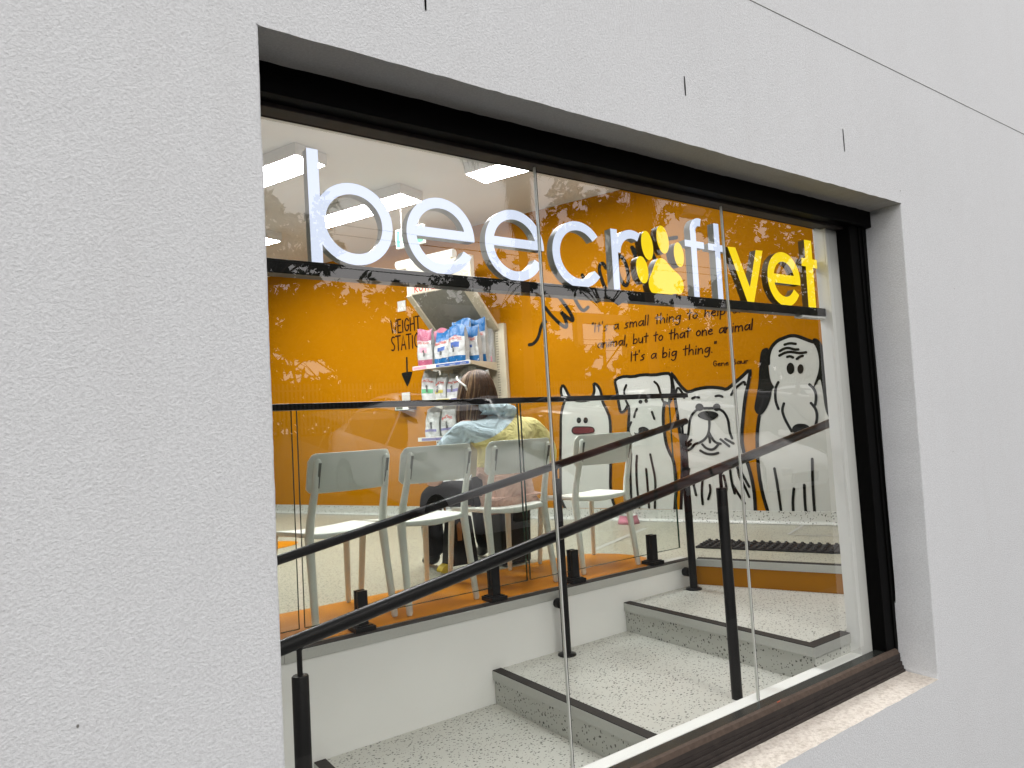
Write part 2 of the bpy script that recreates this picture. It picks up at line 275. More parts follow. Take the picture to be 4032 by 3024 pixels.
# facade: one slab with the window opening cut through it
OX0, OX1t, OX1b, OZ0, OZ1 = 0.483, 3.483, 3.416, -1.243, 0.963
wall = MB(); fx0, fx1, fz0, fz1 = -9.0, 14.0, -2.2, 5.5
def face(y, flip):
    P = [(fx0, y, fz0), (fx1, y, fz0), (fx1, y, fz1), (fx0, y, fz1), (OX0, y, OZ0), (OX1b, y, OZ0), (OX1t, y, OZ1), (OX0, y, OZ1)]
    return P, [(0, 1, 5, 4), (1, 2, 6, 5), (2, 3, 7, 6), (3, 0, 4, 7)]
P0, F0_ = face(0, 0); P1, F1_ = face(0.243, 1)
def side_pts(a, b, n):
    out = []; j = 0.0
    for k in range(n):
        j = j * .6 + rnd.gauss(0, .0006); f = k / n; out.append((a[0] + (b[0] - a[0]) * f + (j if k else 0), a[2] + (b[2] - a[2]) * f + (rnd.gauss(0, .0008) + j * .5 if k else 0)))
    return out
loop = side_pts(P0[4], P0[5], 90) + side_pts(P0[5], P0[6], 70) + side_pts(P0[6], P0[7], 90) + side_pts(P0[7], P0[4], 70)
wall.poly([(fx0, fz0), (fx1, fz0), (fx1, fz1), (fx0, fz1)], XZ(0.0), [loop]); NL = len(loop); no_ = len(wall.v)
fl_ = [(x, 0.0, z) for x, z in loop]; bk_ = [(x, 0.243, z) for x, z in loop]
keep = [i for i in range(NL) if not (160 <= i < 250) and not (i < 90)]
wall.add(fl_ + bk_, [(i, (i + 1) % NL, NL + (i + 1) % NL, NL + i) for i in keep], True)
so_pts = fl_[160:251]; si_pts = fl_[0:91]
wall.add(P1, F1_)
wo = wall.build('facade_wall', M['wall'], label='pale grey rendered outer wall with a deep window opening', cat='wall', bevel=0.007, seg=3)
hd = MB(); hd.box((OX0 - 0.0, 0.0, 0), (OX1t, 0.24, 0))
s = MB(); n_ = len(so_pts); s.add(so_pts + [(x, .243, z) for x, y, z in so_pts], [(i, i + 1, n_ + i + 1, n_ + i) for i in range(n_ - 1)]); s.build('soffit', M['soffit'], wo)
s = MB(); n_ = len(si_pts); s.add(si_pts + [(x, .19, OZ0 + .004) for x, y, z in si_pts], [(i, i + 1, n_ + i + 1, n_ + i) for i in range(n_ - 1)])
s.build('window_sill', M['sill'], wo, label='cream grimy sloping sill of the window opening')
s = MB(); s.box((fx0, -0.0012, 1.6275), (fx1, 0.001, 1.6307)); s.build('control_joint', M['groove'], wo)
for x, z0, z1 in ((1.972, 1.140, 1.211), (3.012, 1.128, 1.231), (0.93, 1.135, 1.215)):
    q = MB(); q.add([(x - 0.003, -0.0015, z0), (x + 0.002, -0.0015, z0), (x + 0.0035, -0.0015, (z0 + z1) / 2), (x + 0.003, -0.0015, z1), (x - 0.002, -0.0015, z1), (x - 0.0035, -0.0015, (z0 + z1) / 2)], [(0, 1, 2, 3, 4, 5)])
    q.build('weep_slot', M['black'], wo)
q = MB()
for i in range(9):
    x = rnd.uniform(0.1, 4.2); z = rnd.uniform(-1.8, 1.5)
    if OX0 - .05 < x < 3.5 and OZ0 - .05 < z < OZ1 + .03: continue
    r = rnd.uniform(0.0012, 0.0025); q.add([(x + r * cos(a), -0.0012, z + r * 1.5 * sin(a)) for a in [k * pi / 4 for k in range(8)]], [tuple(range(8))])
q.build('specks', M['groove'], wo)

# ------------------------------------------------------------------ window: frame, panes, glazing joints
win = thing('shop_window', 'large black framed shop window of three butt-jointed glass panes', 'window', (1.9, 0.2, OZ0 + 0.02))
win_l = Vector(win.location)
def shift(mb, v):
    mb.v = [tuple(Vector(p) - v) for p in mb.v]; return mb
f = MB(); f.box((0.40, 0.150, 0.884), (3.50, 0.30, 0.985)); shift(f, win_l).build('frame_head', M['black'], win, bevel=0.003)
f = MB(); f.box((0.40, 0.205, 0.872), (3.33, 0.262, 0.897)); shift(f, win_l).build('head_bead', M['dustdark'], win, bevel=0.002)
def slant(p):   # right jamb follows the tilted reveal
    t = (p.z - OZ0) / (OZ1 - OZ0); return Vector((p.x + (OX1b - 3.483) * (1 - t) * (1 if p.x > 3.36 else 0.0), p.y, p.z))
f = MB(); f.box((3.325, 0.178, OZ0 + .01), (3.489, 0.30, 0.90), slant); f.box((3.40, 0.172, OZ0 + .01), (3.455, 0.18, 0.90)); f.box((3.425, 0.166, OZ0 + .01), (3.432, 0.173, 0.90)); shift(f, win_l).build('jamb', M['black'], win, bevel=0.002)
f = MB(); f.box((0.40, 0.178, OZ0 + .01), (0.50, 0.30, 0.90)); shift(f, win_l).build('jamb', M['black'], win, bevel=0.002)
f = MB(); f.box((0.48, 0.181, -1.25), (3.34, 0.233, -1.1415)); shift(f, win_l).build('glazing_strip', M['seal'], win)
f = MB(); f.add([(0.48, 0.180, -1.139), (3.40, 0.180, -1.139), (3.40, 0.166, -1.142), (0.48, 0.166, -1.142), (0.48, 0.158, -1.158), (3.40, 0.158, -1.158), (0.48, 0.184, -1.1425), (3.40, 0.184, -1.1425)], [(0, 1, 2, 3), (3, 2, 5, 4), (6, 7, 1, 0)])
shift(f, win_l).build('dusty_ledge', M['dusty'], win)
f = MB(); f.box((0.48, 0.160, -1.245), (3.41, 0.18, -1.159)); f.box((0.48, 0.154, -1.245), (3.412, 0.161, -1.196)); f.box((0.48, 0.148, -1.245), (3.412, 0.155, -1.214)); f.box((0.48, 0.142, -1.245), (3.412, 0.149, -1.229)); f.box((0.48, 0.1565, -1.183), (3.41, 0.1605, -1.180))
shift(f, win_l).build('frame_bottom', M['dustdark'], win, bevel=0.002)
J1, J2 = 1.4562, 2.4335
J1b, J2b = 1.4625, 2.4285
for a0, a1, b0, b1 in ((0.48, 0.48, J1, J1b), (J1, J1b, J2, J2b), (J2, J2b, 3.327, 3.327)):
    f = MB(); e = 0.003
    f.add([(a1 + e, GY, -1.141), (b1 - e, GY, -1.141), (b0 - e, GY, 0.874), (a0 + e, GY, 0.874)], [(0, 1, 2, 3)])
    shift(f, win_l).build('glass_pane', M['glass'], win)
for a0, a1 in ((J1, J1b), (J2, J2b)):
    f = MB(); f.add([(a0 - .003, GY - .002, 0.874), (a0 + .001, GY - .002, 0.874), (a1 + .001, GY - .002, -1.14), (a1 - .003, GY - .002, -1.14)], [(0, 1, 2, 3)])
    f.add([(a0 - .003, GY - .002, 0.874), (a0 - .003, GY + .008, 0.874), (a1 - .003, GY + .008, -1.14), (a1 - .003, GY - .002, -1.14)], [(0, 1, 2, 3)])
    shift(f, win_l).build('pane_edge', M['steel'], win)
    f = MB(); f.add([(a0 + .001, GY - .0015, 0.90), (a0 + .0042, GY - .0015, 0.90), (a1 + .0042, GY - .0015, -1.14), (a1 + .001, GY - .0015, -1.14)], [(0, 1, 2, 3)])
    shift(f, win_l).build('silicone_joint', M['seal'], win)
lf = MB(); lf.add([(-.013, 0, 0), (-.004, -.006, .004), (.012, -.003, .009), (.014, .003, .004), (.003, .006, .0), (-.006, .004, .003)], [(0, 1, 5), (1, 2, 3, 4), (1, 4, 5)])
lf.build('fallen_leaf', M['leafr'], label='small dry red leaf lying on the dusty frame ledge', cat='leaf', loc=(2.47, 0.17, -1.139))

# ------------------------------------------------------------------ illuminated sign on its black beam
BY0, BY1, BZ0, BZ1 = 0.268, 0.318, 0.449, 0.4875
b = MB(); b.box((0.30, BY0, BZ0), (3.24, BY1, BZ1)); bo = b.build('sign_beam', M['blacksatin'], label='long black steel beam carrying the lit letters', cat='beam', bevel=0.002)
b = MB(); b.box((3.02, 0.272, 0.439), (3.213, 0.312, 0.4485)); b.build('bracket', M['white'], bo)
b = MB(); b.add([(1.79, BY0 - .001, BZ0), (1.875, BY0 - .001, BZ0), (1.835, BY0 - .001, BZ0 - .022)], [(0, 1, 2)]); b.build('gusset', M['blacksatin'], bo)
sign = thing('shop_sign', 'illuminated sign of white and yellow lower case letters with a yellow paw', 'sign', (1.9, 0.3, BZ1))
sl = Vector(sign.location)
SY, SD = 0.285, 0.034
def letter(name, loops, face, side, parts=None):
    """loops: list of (outline, holes) 2-D shapes"""
    bd = MB(); fc = MB()
    for k, (o_, h_) in enumerate(loops):
        dy = 0.0006 * k
        bd.prism(o_, XZ(SY + 0.0022 + dy), XZ(SY + SD), h_, front=False)
        def shr(l): return l
        fc.prism(o_, XZ(SY + dy), XZ(SY + 0.002 + dy), h_)
    p = shift(bd, sl).build(name, M[side], sign)
    shift(fc, sl).build('lit_face', M[face], p)
    return p
def arc(cx, cz, r, a0, a1, n=40, rz=None):
    rz = rz or r; return [(cx + r * cos(radians(a0 + (a1 - a0) * k / n)), cz + rz * sin(radians(a0 + (a1 - a0) * k / n))) for k in range(n + 1)]
def ring_arc(cx, cz, r, w, a0, a1, n=48): return arc(cx, cz, r, a0, a1, n) + arc(cx, cz, r - w, a1, a0, n)
B0 = 0.4885
def clip(l): return [(x, max(z, B0 - .0)) for x, z in l]
zc = 0.6085; R = 0.122; w = 0.0325
letter('letter_b', [(clip(ring_arc(0.823, 0.614, 0.120, w, -180, 180)), ()), ([(0.692, B0), (0.7245, B0), (0.7215, .8155), (0.689, .8155)], ())], 'lface', 'lside')
def e_shape(cx, zc, R, w, ba, yo=0.0, ta=-28):
    th = math.degrees(math.asin((ba - zc) / R)); ti = math.degrees(math.asin((ba - zc) / (R - w)))
    ring = arc(cx, zc, R, 360 + ta - 0, th, 60) ; inner = arc(cx, zc, R - w, ti, 360 + ta, 60)
    bar = [(cx - R + w * .5, ba), (cx + R * cos(radians(th)), ba), (cx + R * cos(radians(th)), ba + w * .93), (cx - R + w * .5, ba + w * .93)]
    return [(clip(ring + inner), ()), ([(cx - R * .90, ba), (cx + R * .995, ba), (cx + (R - .002) * cos(math.asin((ba + w * .93 - zc) / R)), ba + w * .93), (cx - R * .86, ba + w * .93)], ())]
letter('letter_e', e_shape(1.111, 0.611, 0.121, w, 0.604), 'lface', 'lside')
letter('letter_e', e_shape(1.395, 0.611, 0.121, w, 0.604), 'lface', 'lside')
letter('letter_c', [(clip(ring_arc(1.676, 0.607, 0.121, w, 38, 322)), ())], 'lface', 'lside')
letter('letter_r', [([(1.839, B0), (1.869, B0), (1.871, .7215), (1.840, .7215)], ()), (ring_arc(1.948, 0.632, 0.096, w, 62, 178), ())], 'lface', 'lside')
letter('letter_f', [([(2.287, B0), (2.3185, B0), (2.3225, .768), (2.290, .768)], ()), (ring_arc(2.347, 0.767, 0.0575, w, 75, 180), ()), ([(2.254, .6985), (2.371, .6975), (2.371, .725), (2.254, .725)], ())], 'lface', 'lside')
letter('letter_t', [([(2.439, B0), (2.4705, B0), (2.473, .8155), (2.442, .8155)], ()), ([(2.399, .6975), (2.511, .6965), (2.511, .725), (2.399, .725)], ())], 'lface', 'lside')
letter('letter_v', [([(2.527, .7235), (2.577, .725), (2.660, .553), (2.724, .728), (2.772, .730), (2.680, B0), (2.637, B0)], ())], 'yface', 'yside')
letter('letter_e', e_shape(2.923, 0.612, 0.126, .044, 0.592, ta=-32), 'yface', 'yside')
letter('letter_t', [([(3.103, B0), (3.163, B0), (3.167, .8175), (3.111, .8175)], ()), ([(3.075, .689), (3.203, .685), (3.205, .727), (3.078, .727)], ())], 'yface', 'yside')
def ell(cx, cz, rx, rz, tilt, n=32):
    t = radians(tilt); return [(cx + rx * cos(a) * cos(t) - rz * sin(a) * sin(t), cz + rx * cos(a) * sin(t) + rz * sin(a) * cos(t)) for a in [2 * pi * k / n for k in range(n)]]
for cx, cz, rx, rz, ti in ((2.031, .6775, .031, .057, 6), (2.121, .710, .033, .056, 8), (2.2105, .658, .028, .050, 4), (1.9945, .5785, .031, .053, 8)):
    letter('paw_toe', [(ell(cx, cz, rx, rz, ti), ())], 'yface', 'yside')
pad = [(2.045, B0), (2.028, .503), (2.024, .53), (2.033, .552), (2.05, .577), (2.065, .605), (2.082, .628), (2.104, .636), (2.128, .628), (2.15, .606), (2.175, .590), (2.205, .575), (2.222, .553), (2.226, .525), (2.215, .503), (2.195, .495), (2.175, .4975), (2.155, .493), (2.145, B0)]
def smooth2(p, k=2):
    for _ in range(k): p = [q for i in range(len(p)) for q in ((p[i][0] * .75 + p[(i + 1) % len(p)][0] * .25, p[i][1] * .75 + p[(i + 1) % len(p)][1] * .25), (p[i][0] * .25 + p[(i + 1) % len(p)][0] * .75, p[i][1] * .25 + p[(i + 1) % len(p)][1] * .75))]
    return p
letter('paw_pad', [(smooth2(pad), ())], 'yface', 'yside')

# ------------------------------------------------------------------ room shell
fl = MB()
FE = [(-4, 1.487), (3.552, 1.487), (4.02, 0.335), (8, 0.335), (8, 14), (-4, 14)]
fl.add([(x, y, ZF) for x, y in FE], [tuple(range(6))]); fl.build('floor', M['terr'], kind='structure')
c = MB(); c.box((-4, 0.31, ZT), (8, 14, ZT + .1)); c.build('ceiling', M['ceil'], kind='structure')
c = MB(); c.box((-4.2, 0.25, -2.6), (-4.0, 14, ZT + .1)); c.build('side_wall', M['white'], label='plain white end wall of the waiting room', cat='wall')
c = MB(); c.add([WL(-13, 0, ZF - .02), WL(2.1, 0, ZF - .02), WL(2.1, 0, ZT), WL(-13, 0, ZT), WL(-13, -.15, ZF - .02), WL(2.1, -.15, ZF - .02), WL(2.1, -.15, ZT), WL(-13, -.15, ZT)], [(0, 1, 2, 3), (4, 7, 6, 5), (0, 4, 5, 1), (3, 2, 6, 7), (1, 5, 6, 2), (0, 3, 7, 4)])
bw = c.build('orange_wall', M['orange'], label='bright orange back wall carrying dog drawings and handwritten words', cat='wall')
c = MB()
for i, (d, z) in enumerate(((0.012, ZF + .105), (0.012, ZF + .03), (0.02, ZF + .012), (0.04, ZF + .003))): c.add([WL(-13, d, z), WL(1.9, d, z)], [])
c.add([], [(0, 1, 3, 2), (2, 3, 5, 4), (4, 5, 7, 6)]); c.v = c.v; c.f = [(0, 1, 3, 2), (2, 3, 5, 4), (4, 5, 7, 6)]; c.sm = [True] * 3
c.add([WL(-13, 0, ZF + .105), WL(1.9, 0, ZF + .105), WL(1.9, .012, ZF + .105), WL(-13, .012, ZF + .105)], [(0, 1, 2, 3)])
c.build('coved_skirting', M['terr3'], bw)
c = MB(); c.box((3.213, 0.245, -1.16), (7.9, 0.30, ZT)); c.box((3.213, 0.236, -1.16), (3.222, 0.2455, 0.9)); c.build('pier_wall', M['white'], label='white inner wall pier beside the right end of the window', cat='wall', bevel=0.003)
c = MB(); c.box((-4, 0.262, 0.90), (3.213, 0.33, ZT)); c.build('lintel_wall', M['white'], label='white inner wall strip above the window head', cat='wall')
c = MB(); c.box((-4, 0.245, -2.4), (0.30, 0.31, 0.90)); c.build('inner_wall', M['white'], label='white inner wall to the left of the window', cat='wall')
c = MB(); c.box((0.30, 0.2335, -1.6), (3.215, 0.294, ZL)); c.build('inner_ledge', M['white'], label='flat white inside ledge along the foot of the window', cat='ledge', bevel=0.003)

c = MB(); c.box((-4, 13.6, -1.2), (1.0, 13.8, ZT)); c.build('end_wall', M['white'], label='plain white far end wall at the left of the waiting room', cat='wall')
# orange vinyl floor inlays, flush with the floor
c = MB(); ring = [(-4, 1.552), (3.30, 1.552), (3.30, 1.66), (3.383, 1.742), (3.396, 1.858), (3.37, 1.97), (3.30, 2.10), (3.19, 2.19), (3.06, 2.22), (2.92, 2.205), (2.6, 2.2), (2.0, 2.19), (1.3, 2.18), (0.5, 2.2), (-4, 2.2)]
c.poly(ring, lambda x, y: Vector((x, y, ZF + .003))); io = c.build('floor_inlay', M['ovinyl'], kind='structure')
c = MB(); c.poly(ell(1.72, 4.72, .36, .26, 0), lambda x, y: Vector((x, y, ZF + .003))); c.build('floor_inlay', M['ovinyl'], kind='structure')
